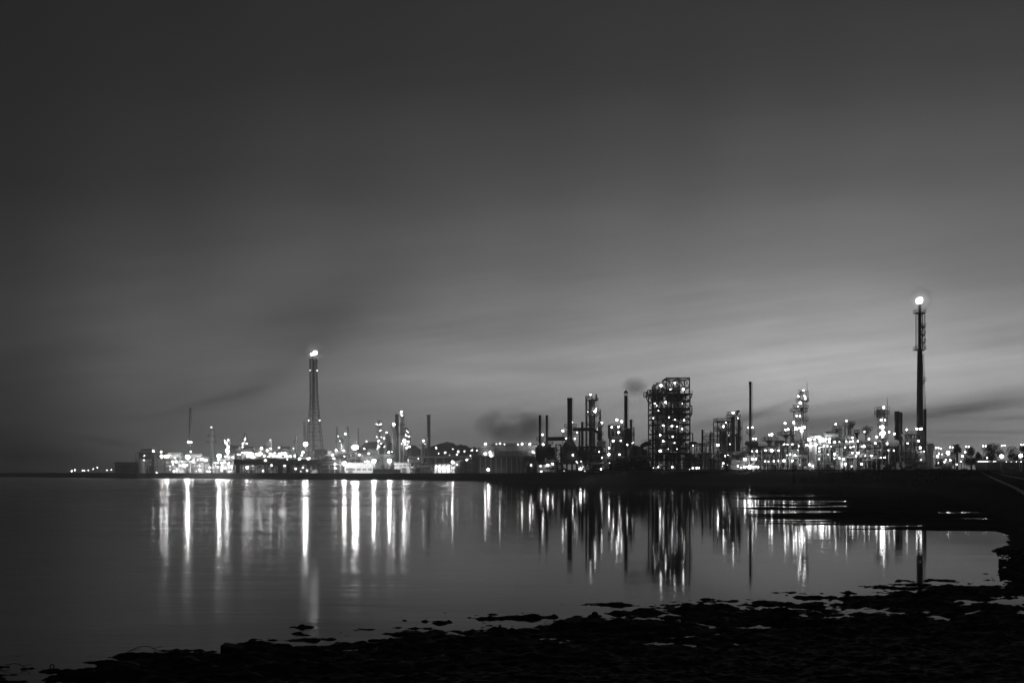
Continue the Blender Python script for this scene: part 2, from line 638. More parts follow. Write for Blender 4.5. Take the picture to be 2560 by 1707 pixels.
bg.inputs[1].default_value = 1.0

sun = bpy.data.lights.new('sun', 'SUN')
sun.energy = .002
sun.angle = math.radians(12)
so = bpy.data.objects.new('sun', sun)
C.objects.link(so)
d_ = Vector((math.sin(SUN_AZ) * math.cos(SUN_EL), math.cos(SUN_AZ) * math.cos(SUN_EL), math.sin(SUN_EL)))
so.rotation_euler = d_.to_track_quat('Z', 'Y').to_euler()
so.location = (200, 900, 120)

# ------------------------------------------------------------------ shorelines (plan, metres)
FARS = [(-3000, 2300), (-1185, 2100), (-960, 2058), (-700, 1500), (-431, 1029), (-273, 852), (-154, 735), (-54, 650), (-8, 561), (35, 455), (81, 415), (115, 370), (140, 340), (3000, 300)]
RIGHTS = [(0, 14), (30, 17), (45, 21), (56, 25.8), (73, 33), (104, 45.5), (152, 63), (229, 88), (300, 106), (370, 118), (450, 130)]
NEARS = [(-60, 21), (-13.08, 24.27), (-11.83, 25.36), (-10.76, 25.68), (-9.88, 26.34), (-8.82, 27.51), (-7.35, 28.01), (-6.38, 30.2), (-5.48, 31.35), (-3.26, 32.0), (-0.98, 33.66), (2.9, 36.22), (5.78, 37.78), (9.09, 40.24), (13.74, 43.34), (16.57, 44.59), (20.02, 45.41), (40, 60), (80, 70)]


def itp(tab, q, swap=False):
    a = np.array(tab, float)
    return np.interp(q, a[:, 0], a[:, 1])


def fnoise(x, y, seed, octs=4):
    """cheap value noise on arrays"""
    rs = np.random.RandomState(seed)
    out = np.zeros_like(x)
    amp, tot = 1., 0.
    for o in range(octs):
        tab = rs.rand(64, 64)
        fx, fy = x * 2 ** o, y * 2 ** o
        ix, iy = np.floor(fx).astype(int), np.floor(fy).astype(int)
        u, v = smooth(fx - ix), smooth(fy - iy)
        a, b = tab[ix % 64, iy % 64], tab[(ix + 1) % 64, iy % 64]
        c, d = tab[ix % 64, (iy + 1) % 64], tab[(ix + 1) % 64, (iy + 1) % 64]
        out += amp * ((a * (1 - u) + b * u) * (1 - v) + (c * (1 - u) + d * u) * v)
        tot += amp
        amp *= .55
    return out / tot - .5


def land_height(x, y):
    px = CX + x / np.maximum(y, 1) * F
    G = 4.15 + .75 * smooth((px - 1250) / 250)
    n1 = fnoise(x / 14, y / 14, 3)
    n2 = fnoise(x / 3.1, y / 3.1, 5)
    # far shore: quay on the left, grassy bank on the right
    sd = y - itp(FARS, x)
    wd = 14 + 26 * smooth((px - 1300) / 300)
    far = np.where(sd > 0, G * smooth(sd / wd + .03), sd * .06) + n1 * .5 * (sd > 4) * (sd < 120) + n2 * .12 * (sd < 100)
    # right-hand land and its road
    sx_ = x - itp(RIGHTS, y)
    zr = 2.4 + 2.5 * smooth((y - 105) / 300)
    zr = np.where(y < 75, zr + 0.0 * y, zr)
    rgt = np.where(sx_ > 0, zr * smooth(sx_ / 5.2 + .02), sx_ * .1) + (n1 * .5 + n2 * .15) * (sx_ < 5)
    rgt = np.where(y > 460, -9, rgt)
    # shoals of mud off the right bank
    # (long thin banks lying along the shore, with pools between)
    m_ = smooth((px - 1640) / 330) * smooth((y - 73 + .08 * (x - 40)) / 12) * smooth((345 - y) / 60)
    m2 = smooth((px - 2020) / 200) * smooth((y - 100) / 25)
    sh = -.43 + .41 * m_ + .16 * m2 + 1.1 * fnoise(x / 19 + 3, y / 3.3, 9, 5) * (.3 + .7 * m_)
    sh = np.where(sh > 0, sh * .6, sh)
    return np.maximum(np.maximum(far, rgt), np.maximum(sh, -1.2))


def near_height(x, y):
    sd = itp(NEARS, x) - y
    n1 = fnoise(x / 2.2 + 7, y / 1.1, 21, 5) + .55 * fnoise(x / .7, y / .42, 27, 4)
    n2 = fnoise(x / .33, y / .26, 22, 4)
    Z = np.interp(x, [-12, -3, 8, 20], [2.5, 5, 9, 12.])
    base = np.where(sd > 0, -.035 + .1 * np.minimum(sd / Z, 3), -.035 + sd * .045)
    n3 = fnoise(x / .17, y / .15, 24, 3)
    z = base + n1 * (.34 * np.exp(-np.maximum(sd - Z, 0) / 4) + .04) + n2 * .2 + n3 * .06
    sx_ = x - itp(RIGHTS, y)
    rgt = np.where(sx_ > -1, 2.4 * smooth((sx_ + .6) / 5.4), -1) + n2 * .35 + n1 * .25
    rgt = np.where(y < 22, np.minimum(rgt, .4 + .11 * np.maximum(y - 8, 0)), rgt)
    return np.maximum(z, rgt)


def grid_mesh(name, X, Y, fn, m, kind='structure', keep=None):
    xx, yy_ = np.meshgrid(X, Y)
    z = fn(xx, yy_)
    nx, ny = len(X), len(Y)
    co_ = np.stack([xx, yy_, z], -1).reshape(-1, 3)
    i = np.arange(nx * ny).reshape(ny, nx)
    q = np.stack([i[:-1, :-1], i[:-1, 1:], i[1:, 1:], i[1:, :-1]], -1).reshape(-1, 4)
    if keep is not None:
        zz_ = z.reshape(-1)[q].max(1)
        cx_ = co_[q].mean(1)
        q = q[keep(cx_[:, 0], cx_[:, 1], zz_)]
    me = bpy.data.meshes.new(name)
    me.vertices.add(len(co_))
    me.vertices.foreach_set('co', co_.astype(np.float32).ravel())
    me.loops.add(q.size)
    me.loops.foreach_set('vertex_index', q.ravel().astype(np.int32))
    me.polygons.add(len(q))
    me.polygons.foreach_set('loop_start', np.arange(0, q.size, 4, dtype=np.int32))
    me.polygons.foreach_set('use_smooth', np.ones(len(q), bool))
    me.update(calc_edges=True)
    me.validate()
    me.materials.append(m)
    o = bpy.data.objects.new(name, me)
    C.objects.link(o)
    o['kind'] = kind
    return o


def soil(name, lo, hi, rough, wet=False):
    m = bpy.data.materials.new(name)
    m.use_nodes = True
    nt = m.node_tree
    gg = NG(nt)
    b = nt.nodes['Principled BSDF']
    ge = nt.nodes.new('ShaderNodeNewGeometry')
    n1 = gg.noise(ge.outputs['Position'], .6, 6, .6)
    n2 = gg.noise(ge.outputs['Position'], 6., 5, .6)
    v = gg.mapr(gg.add(gg.mul(n1, .7), gg.mul(n2, .3)), .35, .65, lo, hi)
    nt.links.new(gg.comb(v, v, v), b.inputs['Base Color'])
    b.inputs['Roughness'].default_value = rough
    b.inputs['Specular IOR Level'].default_value = .09 if wet else .06
    bp = nt.nodes.new('ShaderNodeBump')
    bp.inputs['Strength'].default_value = .8
    bp.inputs['Distance'].default_value = .1
    nt.links.new(n2, bp.inputs['Height'])
    nt.links.new(bp.outputs[0], b.inputs['Normal'])
    return m


soil_m = soil('dark_soil', .008, .024, .95)
mud_m = soil('wet_mud', .003, .01, .62, True)
gx = np.concatenate([np.linspace(-2600, -500, 60), np.linspace(-490, -60, 110), np.linspace(-56, 175, 200), np.linspace(180, 700, 60), np.linspace(720, 2600, 30)])
gy = np.concatenate([np.linspace(62, 200, 280), np.linspace(200.5, 360, 300), np.linspace(361, 480, 110), np.linspace(484, 1100, 150), np.linspace(1110, 2290, 50)])
grid_mesh('ground', gx, gy, land_height, soil_m, keep=lambda x, y, z: z > -.5)
grid_mesh('mud_shore', np.linspace(-26, 40, 760), np.linspace(7, 62, 700), near_height, mud_m, keep=lambda x, y, z: z > -.25)

# ------------------------------------------------------------------ water
wm = bpy.data.materials.new('water')
wm.use_nodes = True
nt = wm.node_tree
g = NG(nt)
nt.nodes.remove(nt.nodes['Principled BSDF'])
ge = nt.nodes.new('ShaderNodeNewGeometry')
sp = nt.nodes.new('ShaderNodeSeparateXYZ')
nt.links.new(ge.outputs['Position'], sp.inputs[0])
X_, Y_ = sp.outputs[0], sp.outputs[1]
gl = nt.nodes.new('ShaderNodeBsdfGlossy')
gl.distribution = 'BECKMANN'
gl.inputs['Color'].default_value = (.86, .86, .86, 1)
di = nt.nodes.new('ShaderNodeBsdfDiffuse')
di.inputs['Color'].default_value = (.03, .03, .03, 1)
fr = nt.nodes.new('ShaderNodeFresnel')
fr.inputs['IOR'].default_value = 1.333
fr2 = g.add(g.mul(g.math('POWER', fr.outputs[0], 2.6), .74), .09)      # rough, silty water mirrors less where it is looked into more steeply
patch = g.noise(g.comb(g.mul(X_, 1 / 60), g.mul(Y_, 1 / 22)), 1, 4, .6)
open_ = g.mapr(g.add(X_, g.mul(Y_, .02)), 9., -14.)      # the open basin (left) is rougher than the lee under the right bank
dist = g.mapr(Y_, 40, 260)
rg = g.add(.06, g.mul(open_, g.add(.05, g.mul(dist, g.mapr(Y_, 250, 650, .135, .105)))))
rg = g.mul(rg, g.mapr(patch, .3, .7, .85, 1.15))
band = g.noise(g.comb(g.mul(X_, 1 / 45), g.mul(Y_, 1 / 2.6), 9.), 1, 5, .65)
rg = g.mul(rg, g.mapr(band, .3, .7, .65, 1.35))
fr2 = g.add(fr2, g.mul(open_, g.mul(g.sub(.9, fr2), .38)))  # reflectance raised by hand on the left, so its mirrored sky looks brighter
g.put(gl.inputs['Roughness'], rg)
rip = g.noise(g.comb(g.mul(X_, .55), g.mul(Y_, 2.2)), 1, 4, .55)
rip2 = g.noise(g.comb(g.mul(X_, .09), g.mul(Y_, .32), 5.), 1, 3, .5)
bp = nt.nodes.new('ShaderNodeBump')
bp.inputs['Strength'].default_value = 1
bp.inputs['Distance'].default_value = 1
hgt = g.add(g.mul(rip, g.add(.0016, g.mul(open_, .006))), g.mul(rip2, g.add(.007, g.mul(open_, .022))))
hgt = g.mul(hgt, g.mapr(Y_, 60, 300, 1., .04))
rip3 = g.noise(g.comb(g.mul(X_, 1 / 5), g.mul(Y_, 1 / 28), 2.), 1, 3, .6)
hgt = g.add(hgt, g.mul(rip3, g.mapr(Y_, 100, 400, .0, .11)))
nt.links.new(hgt, bp.inputs['Height'])
nt.links.new(bp.outputs[0], gl.inputs['Normal'])
mx = nt.nodes.new('ShaderNodeMixShader')
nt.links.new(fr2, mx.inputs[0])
nt.links.new(di.outputs[0], mx.inputs[1])
gg_ = nt.nodes.new('ShaderNodeBsdfGlossy')
gg_.distribution = 'GGX'
gg_.inputs['Color'].default_value = (.86, .86, .86, 1)
g.put(gg_.inputs['Roughness'], g.mul(rg, 1.0))
nt.links.new(bp.outputs[0], gg_.inputs['Normal'])
m2 = nt.nodes.new('ShaderNodeMixShader')
g.put(m2.inputs[0], g.mapr(open_, 0., 1., .12, .9))
nt.links.new(gl.outputs[0], m2.inputs[1])
nt.links.new(gg_.outputs[0], m2.inputs[2])
nt.links.new(m2.outputs[0], mx.inputs[2])
nt.links.new(mx.outputs[0], nt.nodes['Material Output'].inputs[0])
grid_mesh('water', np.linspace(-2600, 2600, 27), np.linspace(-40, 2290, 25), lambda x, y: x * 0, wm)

# ------------------------------------------------------------------ haze
HZ = .00032
if HZ:
    hb = MB().box(-2700, 2700, -60, 2295, -3, 122)
    hm = bpy.data.materials.new('haze')
    hm.use_nodes = True
    nt = hm.node_tree
    nt.nodes.remove(nt.nodes['Principled BSDF'])
    pv = nt.nodes.new('ShaderNodeVolumePrincipled')
    pv.inputs['Color'].default_value = (.92, .92, .92, 1)
    pv.inputs['Density'].default_value = HZ
    pv.inputs['Anisotropy'].default_value = .55
    nt.links.new(pv.outputs[0], nt.nodes['Material Output'].inputs['Volume'])
    ho = hb.build('haze', hm, None, False)
    ho['kind'] = 'stuff'
# ================================================================== LEFT HALF (about 700 to 1000 m away)
for i, (px, py, c) in enumerate([(180, 1177, 'w'), (188, 1174.7, 'w'), (207, 1175.7, '.'), (211.7, 1175.7, '.'), (221.8, 1175.5, '.'), (234, 1172, '.'), (244, 1168, '.'), (268, 1175, '.'), (279, 1174, '.')]):
    light_mast('small lone lamp post on the dark point, %s of nine' % ORD[i], px, py, 1000, c, .16, 'lamp posts on the dark point', name='lamp_post', cat='lamp post')


def hall(label, x0, x1, ytop, D, dep, m='mid', win=0, name='warehouse', cat='building', bays=0, roofm='roof', lamps='', door=None, eave=.8, parapet=False, winrow=.55, lit=False):
    T = Thing(name, label, cat, (x0 + x1) / 2, D)
    a, b, h = T.x(x0), T.x(x1), T.zz(ytop)
    w = MB()
    if bays:      # open-fronted: back and side walls, front columns
        w.box(a, b, dep - .3, dep, 0, h - .6)
        w.box(a, a + .4, 0, dep - .3, 0, h - .6)
        w.box(b - .4, b, 0, dep - .3, 0, h - .6)
    else:
        w.box(a, b, 0, dep, 0, h - .4)
    w.build('wall', m, T, False)
    MB().box(a - eave, b + eave, -eave, dep + eave, h - .4, h).box(a - eave, b + eave, -eave - .05, -eave + .1, h - .75, h - .02).build('roof', roofm, T, False)
    for i in range(bays + 1 if bays else 0):
        x = a + (b - a) * i / bays
        MB().box(x - .3, x + .3, -.4, .2, 0, h - .4).build('post', 'steel', T, False)
    for i in range(win):
        x = a + (b - a) * (i + .5) / win
        ww = (b - a) / win * .32
        o = MB().box(x - ww, x + ww, -.06, .05, h * winrow - .7, h * winrow + .7).build('window', 'dark', T, False)
        MB().box(x - ww - .1, x + ww + .1, -.1, .04, h * winrow - .85, h * winrow - .7).box(x - .05, x + .05, -.1, .04, h * winrow - .7, h * winrow + .7).build('frame', 'mid', o, False)
    if door:
        x = T.x(door)
        o = MB().box(x - 1.6, x + 1.6, -.08, .05, 0, min(3.6, h * .7)).build('door', 'dark', T, False)
    T.lamps(lamps, -1.6 if not bays else dep * .5, .3)
    return T


hall('low long dark warehouse with a row of windows at the left end of the plant', 287, 351, 1155, 900, 30, 'steel', win=9)
process_unit('dark hazy block of plant structure beside the low warehouse', 349, 404, 1133, 880, 18, 11, '1:1240,818 1:1235,880 1:1240,925 1:1420,1065', nves=6, ndrum=2, npipe=12, tone=('mid', 'steel', 'mid'))
T = Thing('stair_tower', 'narrow dark stair tower rising behind the low warehouse end', 'stair tower', 355.5, 890)
frame_part(T, [348.5, 355, 362.5], [1170, 1160, 1150, 1140, 1130], 6, .35, (0, 1))
MB().box(T.x(349.5), T.x(355), -1.5, 1.5, 0, T.zz(1131)).build('shaft', 'dark', T)
light_mast('tall mast with two stacked lamps above the hazy block', 382, 1127, 930, 'B', heads=2, gap=2.2, name='lamp_mast', cat='floodlight')
light_mast('slim lamp mast with a small high lamp next to the bright pair', 403.6, 1129.6, 905, 'b')
light_mast('bright floodlight on a shorter mast right of the hazy block', 404.4, 1139.8, 840, 'S')
light_mast('very bright wide floodlight mast left of the thin chimney', 417, 1141, 830, 'S', heads=2, gap=2.5)
chimney('tall thin pencil chimney with twin lamps halfway up, left end', 472.5, 478.5, 1019.6, 860, flare=1.35, m='steel', rim=0, lamps='0:471.5,1105,B 0:478.6,1105,b 0:476.7,1129,b', plats=((1107, 468, 482),))
light_mast('very bright floodlight at the foot of the thin pencil chimney', 469.6, 1142.5, 815, 'X')
process_unit('lamp dotted pipework around the foot of the thin pencil chimney', 422, 521, 1148, 850, 20, 12,
             '1:1653,905,b 1:1705,908,b 1:1690,848,b 1:1795,903 1:1660,945,b 1:1763,955 1:1818,955,B 1:1863,955,b 1:1617,973 1:1617,1020 1:1710,1022 1:1677,1045,b 1:1732,1054,B 1:1790,1052 1:1880,1010 1:1955,900,B 1:1970,868 1:2025,870 1:2077,862,b 1:2105,870,b 1:2146,868 1:2148,885,B 1:2053,965 1:2053,1025,b 1:2002,1048 1:2200,990,b 1:2165,1045 1:2195,1045',
             nves=9, ndrum=6, npipe=26, tone=('mid', 'pale', 'pale'))
column('thick tapering column with a dark top and a pale lit foot', 523.5, 534, 1072, 870, ((1105, 517, 540), (1090, 520, 538)), 'mid', '1:2225,398', cat='column')
process_unit('pale low plant between the thick dark topped column and the lamp tree', 537, 612, 1152, 830, 18, 13,
             '2:270,878,b 2:358,906,b 2:228,924 2:260,924 2:320,924,b 2:395,922 2:430,922,b 2:460,975,B 2:485,960 2:558,961,b 2:607,972,b 2:325,970,b 2:370,992,b 2:325,1012,b 2:320,1030,b 2:435,1047,b 2:485,1037 2:145,990,b 2:110,1045 2:145,1050 2:370,830,b 2:395,832 2:487,842,b 2:230,965 2:255,975',
             nves=8, ndrum=4, npipe=20, tone=('pale', 'mid', 'pale'))
light_mast('very bright floodlight right of the thick dark topped column', 548.5, 1139.5, 800, 'X')
column('slim lit column with zigzag of lamps up its left side', 566, 573, 1100, 850, ((1109, 558, 577), (1126, 562, 576)), 'pale', '2:415,587,b 2:366,597 2:375,630,b 2:386,637,b 2:418,690,B 2:395,738,S')
T = column('slender lamp studded column like a lit tree behind the pipe bridge', 608.5, 615, 1086, 900, ((1108, 603, 620), (1118, 603, 619), (1099, 606, 618)), 'steel', '2:660,577,B 2:645,625 2:630,640,b 2:686,637,b 2:627,688,b 2:605,750,b')
process_unit('long plant block lined with two rows of lamps behind the pipe bridge', 588, 735, 1130, 800, 26, 14,
             '2:560,796,b 2:588,798,b 2:622,770,b 2:655,771,B 2:700,775,B 2:738,772,B 2:720,795,b 2:765,790,b 2:795,796,b 2:832,791,B 2:870,790,B 2:907,786,b 2:903,710,B 2:890,760 2:697,820,b 2:748,820,B 2:778,840,B 2:945,820,b 2:1015,820,b 2:1020,780 2:1042,793,B 2:1097,777,b 2:1082,822,b 2:1128,824,b 2:1170,786,B 2:1212,786,B 2:1248,785,B 2:1175,824,B 2:1262,825,b 2:1290,826,b 2:1328,826,b 2:1392,818,b 2:1162,695,b 2:1037,712,b 2:988,740,b 2:1283,870,b',
             nves=12, ndrum=8, npipe=30, tone=('pale', 'mid', 'mid'), bay=12)
MBX = 0
T = Thing('pipe_bridge', 'long dark pipe bridge on posts carrying pipes above lit ground', 'pipe bridge', 720, 752)
frame_part(T, [588 + 26.2 * i for i in range(11)], [1160.5, 1149], 6, .45, range(10), 'dark', 'truss')
for k_, yy2 in enumerate((1151, 1153.5, 1156, 1158.5)):
    MB().tube([T.L(586, yy2, -2 + k_), T.L(852, yy2, -2 + k_)], .55, 8).build('pipe', 'steel' if k_ % 2 else 'dark', T)
MB().box(T.x(588), T.x(851), -2.8, 2.8, T.zz(1160.8), T.zz(1160.2)).build('walkway', 'dark', T)
for q in (700, 722, 597):
    MB().box(T.x(q - 4), T.x(q + 4), -2, 2, 0, T.zz(1161)).build('pier', 'dark', T)
T.lamps('2:1052,955,b 2:1243,963,b 2:928,1038,b 2:960,886,B 2:1405,1008,b 2:1515,991,b 2:1573,1035,b 2:693,990,S', -4)
process_unit('low lit pipework seen under the long pipe bridge', 600, 800, 1163, 768, 14, 15, '2:775,965 2:1150,1040 2:1265,1025 2:1480,1045', nves=16, ndrum=5, npipe=34, levels=2, tone=('pale', 'mid', 'pale'))
T = column('stubby reactor with a slanting top and sloping transfer line', 665, 674, 1113, 880, ((1117, 660, 678),), 'pale', '2:1030,583', pipes=((((666, 1113), (676, 1100), (676, 1170))),), pr=1.1, vent=False)
column('slim dark column standing between lamp rows and the flare tower', 737.5, 743, 1090, 900, ((1105, 734, 746),), 'steel', '2:1375,710')
chimney('plain chimney directly left of the lattice flare tower', 758.5, 763.6, 1053.6, 930, m='concrete', rim=.08)
light_mast('brilliant floodlight mast left of the lattice flare tower', 764, 1110, 870, 'X', .5)
process_unit('plant at the feet of the lattice flare tower', 742, 812, 1140, 830, 16, 16, '2:1515,767,B 2:1495,811,b 2:1462,862,B 2:1593,862,B 2:1612,845', nves=6, ndrum=3, npipe=16)

# lattice flare tower
T = Thing('flare_tower', 'tall tapering lattice flare tower with a burning flame on top', 'flare tower', 783.5, 960)
LV = [(1182, 765.5, 812), (1160, 766.5, 810), (1130, 768, 807), (1100, 770, 803.5), (1079, 771, 801.5), (1060, 772, 799.5), (1039, 773.5, 797.5), (1022, 775, 796), (1006, 776, 794.5), (990, 776.2, 793.6), (975, 776, 793), (960, 775.8, 792.6), (945, 775.6, 792.2), (928, 775.4, 791.8), (912, 775.2, 791.6), (899, 775, 791.5)]
cr_ = []
for (yv, xa, xb) in LV:
    hw = T.m(xb - xa) / 2
    cc = T.x((xa + xb) / 2)
    z = max(0, T.zz(yv))
    cr_.append([(cc - hw, -hw, z), (cc + hw, -hw, z), (cc + hw, hw, z), (cc - hw, hw, z)])
for k in range(4):
    b = MB()
    for i in range(len(cr_) - 1):
        b.bar(cr_[i][k], cr_[i + 1][k], .36)
    b.build('leg', 'dark', T)
b = MB()
for i in range(len(cr_) - 1):
    for k in range(4):
        p, q = cr_[i], cr_[i + 1]
        k2 = (k + 1) % 4
        b.bar(q[k], q[k2], .34)
        b.bar(p[k], q[k2], .25)
        b.bar(p[k2], q[k], .25)
        mid_ = [tuple((Vector(p[j]) + Vector(q[j])) / 2) for j in (k, k2)]
        b.bar(mid_[0], mid_[1], .2)
b.build('bracing', 'dark', T)
MB().lathe(0, 0, [(1.15, 0), (1.05, T.zz(900)), (1.1, T.zz(898)), (1.1, T.zz(890))], 12).build('riser', 'steel', T)
platform(T, 900, 775, 792, 2.8)
b = MB()
for dx in (1.3, 1.9):
    b.bar((dx, -1, 0), (dx, -1, T.zz(900)), .12)
b.build('ladder', 'dark', T)
flame_m = emit('flare_flame', 11)


def flame(T, lobes):
    b = MB()
    for (px, py, rx, ry) in lobes:
        p = T.L(px, py)
        r = T.m(rx)
        b.ball(p, r, 12, 8, ry / rx)
        b.ball((p[0] + r * .45, p[1], p[2] + r * .45), r * .62, 10, 6)
    return b.build('flame', flame_m, T)


flame(T, [(787.3, 883, 5.6, 5), (778.5, 886, 2.8, 2.6), (783, 886, 3, 2.5)])
T.lamps('0:775.3,926 0:793,926 0:771.7,1050.5 0:799,1050.5', -4)
light_mast('bright floodlight at the right foot of the lattice flare tower', 802, 1133, 860, 'S')
T = Thing('storage_tank', 'pale round storage tank right of the lattice flare tower', 'tank', 820, 900)
r_ = T.m(11)
MB().lathe(0, 0, [(r_, 0), (r_, T.zz(1129)), (r_ * .9, T.zz(1128)), (.3, T.zz(1126))], 28).build('shell', 'tank', T)
MB().rail([(r_ * math.cos(t * .4), r_ * math.sin(t * .4), T.zz(1129)) for t in range(17)], 1.1, .1, 3).build('railing', 'mid', T)
T = Thing('pipe_loop', 'thick white pipe loop bending down beside the lit hall', 'pipe', 828, 735)
MB().tube([T.L(806, 1161), T.L(849, 1161), T.L(851, 1164), T.L(851, 1181)], .38, 10).build('upper_pipe', 'white', T)
MB().tube([T.L(806, 1171.5), T.L(846, 1171.5)], .32, 10).build('lower_pipe', 'white', T)
for q in (808, 822, 836):
    MB().box(T.x(q) - .2, T.x(q) + .2, -.4, .4, 0, T.zz(1162)).build('support', 'mid', T)
T.lamps('2:1985,937,b 2:1988,997,b 2:1970,858,b', -1.2)
process_unit('grey plant below the three thin chimneys', 812, 868, 1140, 850, 16, 17, '2:2000,740,B 2:2112,738,B 2:2123,825,b 2:1948,805,B 2:2340,803', nves=6, ndrum=2, npipe=14)
chimney('thin chimney standing on the dark slim column, left of three', 840, 844, 1066, 930, m='steel', rim=0)
column('dark broad shouldered column in front of the left thin chimney', 843, 856.5, 1097, 880, ((1104, 840, 859),), 'steel', '2:2032,530 2:2055,598')
chimney('thin chimney with a platform partway up, middle of three', 866.5, 871.6, 1066, 930, m='steel', rim=0, plats=((1092, 862, 876),), lamps='0:863.6,1084.3,B')
chimney('thinnest bare chimney, right of three', 894, 897, 1068, 940, m='steel', rim=0)
light_mast('very bright wide floodlight below the thinnest bare chimney', 888.5, 1117.9, 880, 'X', heads=2, gap=3)
hall('brightly lit white hall with pipes in front, near the big floodlights', 862, 932, 1156, 760, 18, 'tank', win=5, lit=True, roofm='mid', door=876, winrow=.35)
light_mast('brilliant floodlight over the left end of the white hall', 861, 1158.5, 745, 'X')
light_mast('brilliant floodlight at the right end of the white hall', 935, 1152.5, 740, 'X', .4)
light_mast('brilliant floodlight over the dark wall right of the white hall', 974, 1151.9, 740, 'X', .4)
T = Thing('yard_wall', 'dark yard wall with a fence on top below two brilliant floodlights', 'wall', 966, 735)
MB().box(T.x(932), T.x(1002), 0, .6, 0, T.zz(1172)).build('masonry', 'brick', T, False)
MB().rail([T.L(935, 1172), T.L(1000, 1172)], 2.2, .1, 1.2).build('fence', 'mid', T)
MB().box(T.x(942), T.x(950), -.1, -.02, T.zz(1172) + .1, T.zz(1167)).build('notice_board', 'white', T, False)
process_unit('misty lit plant behind the white hall and floodlights', 868, 985, 1136, 800, 20, 18, '3:425,903,b 3:400,903,b 3:358,716,b 3:423,788,b 3:285,802,b 3:390,606 3:365,900 3:717,767,B 3:762,760 3:358,955', nves=10, ndrum=5, npipe=24, tone=('pale', 'mid', 'pale'))
column('column with a crown of lamps on a wide ring platform', 943, 950.5, 1051, 900, ((1066, 938.5, 955.5), (1079, 941, 954), (1093, 939, 956)), 'steel',
       '3:535,350 3:555,362 3:587,362 3:605,350 3:585,452 3:600,442 3:540,542 3:608,542 3:570,598,b 3:603,637 3:570,682,b 3:548,712', dome=False, cat='column')
T = Thing('small_derrick', 'small dark stepped derrick tower with one lamp on its tip', 'derrick', 969, 880)
frame_part(T, [964, 969, 974], [1140, 1120, 1100, 1090], 5, .4, (0, 1))
MB().lathe(0, 0, [(2.3, 0), (2.3, T.zz(1092)), (1.2, T.zz(1088)), (.8, T.zz(1079))], 12).build('vessel', 'steel', T)
T.lamps('3:687,473,b 3:652,560,b 3:652,684', -3.5)
column('slim column with a lamp on its head left of the twin towers', 981, 985.5, 1063, 890, ((1068, 978, 988),), 'mid', '0:984.7,1060,B')
chimney('massive dark square shouldered stack, left of the twin towers', 987.4, 996.6, 1036, 870, m='soot', flare=1.06, rim=.05, ladder=False)
column('tall lit round topped tower pressed against the massive dark stack', 997, 1007, 1031, 878, ((1040, 1000, 1010), (1062, 996, 1012), (1085, 996, 1012)), 'pale', '3:903,173,B 3:912,228,b 3:905,640 3:925,662', name='process_tower', cat='tower')
T = Thing('open_frame_tower', 'open stepped steel frame tower studded with lamps beside the lit tower', 'frame tower', 1017, 860)
frame_part(T, [1008, 1013, 1019], [1170, 1155, 1140, 1125, 1110, 1098, 1084, 1069.5], 7, .32, (1,))
frame_part(T, [1019, 1026], [1165, 1150, 1135, 1120, 1108, 1096, 1084], 7, .32, (0,), 'dark', 'annex_frame')
MB().lathe(T.x(1013), 0, [(2.2, 0), (2.2, T.zz(1098)), (1, T.zz(1094))], 12).build('vessel', 'mid', T)
for yv in (1098, 1120, 1140):
    MB().box(T.x(1009), T.x(1025), -3, 3, T.zz(yv), T.zz(yv) + .15).build('deck', 'dark', T, False)
T.lamps('3:945,597,S 3:980,452 3:1000,473 3:975,522,B 3:1012,533,b 3:1002,611,b 3:950,648 3:995,655 3:1017,684,B 3:980,701,b', -5)
hall('grey flat roofed hall with a dark door, right of the dark yard wall', 986, 1027, 1155, 752, 16, 'mid', win=4, name='flat_roofed_hall', door=1010, winrow=.7)
column('short lit column with one bright lamp left of the flanged chimney', 1052, 1060, 1107, 850, ((1112, 1049, 1063),), 'mid', '0:1058.8,1101,B 3:1250,647')
chimney('solitary tapered brick chimney with a flanged top before the dark hill', 1067, 1075.4, 1037, 850, m='brick', flare=1.22, rim=.14)
T = hall('long canopy roof on slim posts over brightly lit work bays', 1082, 1138, 1158, 745, 20, 'white', bays=5, name='work_shed', roofm='roof', lamps='0:1092,1166,b 0:1105,1170,S 0:1118,1169,S 0:1131,1170,b')
T = Thing('canopy', 'long thin flat canopy running behind the lit work bays', 'canopy', 1110, 775)
MB().box(T.x(1022), T.x(1198), -4, 4, T.zz(1144), T.zz(1140)).build('roof', 'roof', T, False)
for i in range(9):
    q = 1026 + i * 21
    MB().box(T.x(q) - .3, T.x(q) + .3, -3, -2.4, 0, T.zz(1144)).build('post', 'steel', T, False)
T.lamps('0:1153,1154,b 0:1167,1149,b', -5)
light_mast('bright floodlight before the dark hill, right of the lit bays', 1131, 1154.4, 730, 'S')
process_unit('dim grey pipework under the long canopy, right of the lit bays', 1140, 1200, 1152, 735, 12, 19, '0:1143,1161', nves=5, ndrum=4, npipe=22, levels=2, tone=('steel', 'mid', 'steel'))
process_unit('dim pipework between the flat roofed hall and lit bays', 1026, 1080, 1160, 748, 12, 20, '0:1064,1165,b 0:1046,1146', nves=5, ndrum=3, npipe=16, levels=2, tone=('mid', 'pale', 'steel'))
light_mast('lamp low on the quay before the dark columned building', 1220.7, 1173.5, 690, 'S', name='lamp_post', cat='lamp post')

# dark wooded hill behind
HP = [(840, 1183), (880, 1140), (906, 1114), (930, 1102), (960, 1106), (1000, 1111), (1035, 1114), (1052, 1122), (1078, 1116), (1100, 1109), (1115, 1105), (1140, 1110), (1160, 1114), (1190, 1119), (1215, 1128), (1250, 1114), (1275, 1110), (1300, 1113), (1345, 1112), (1380, 1135), (1420, 1183)]
HD = 1180


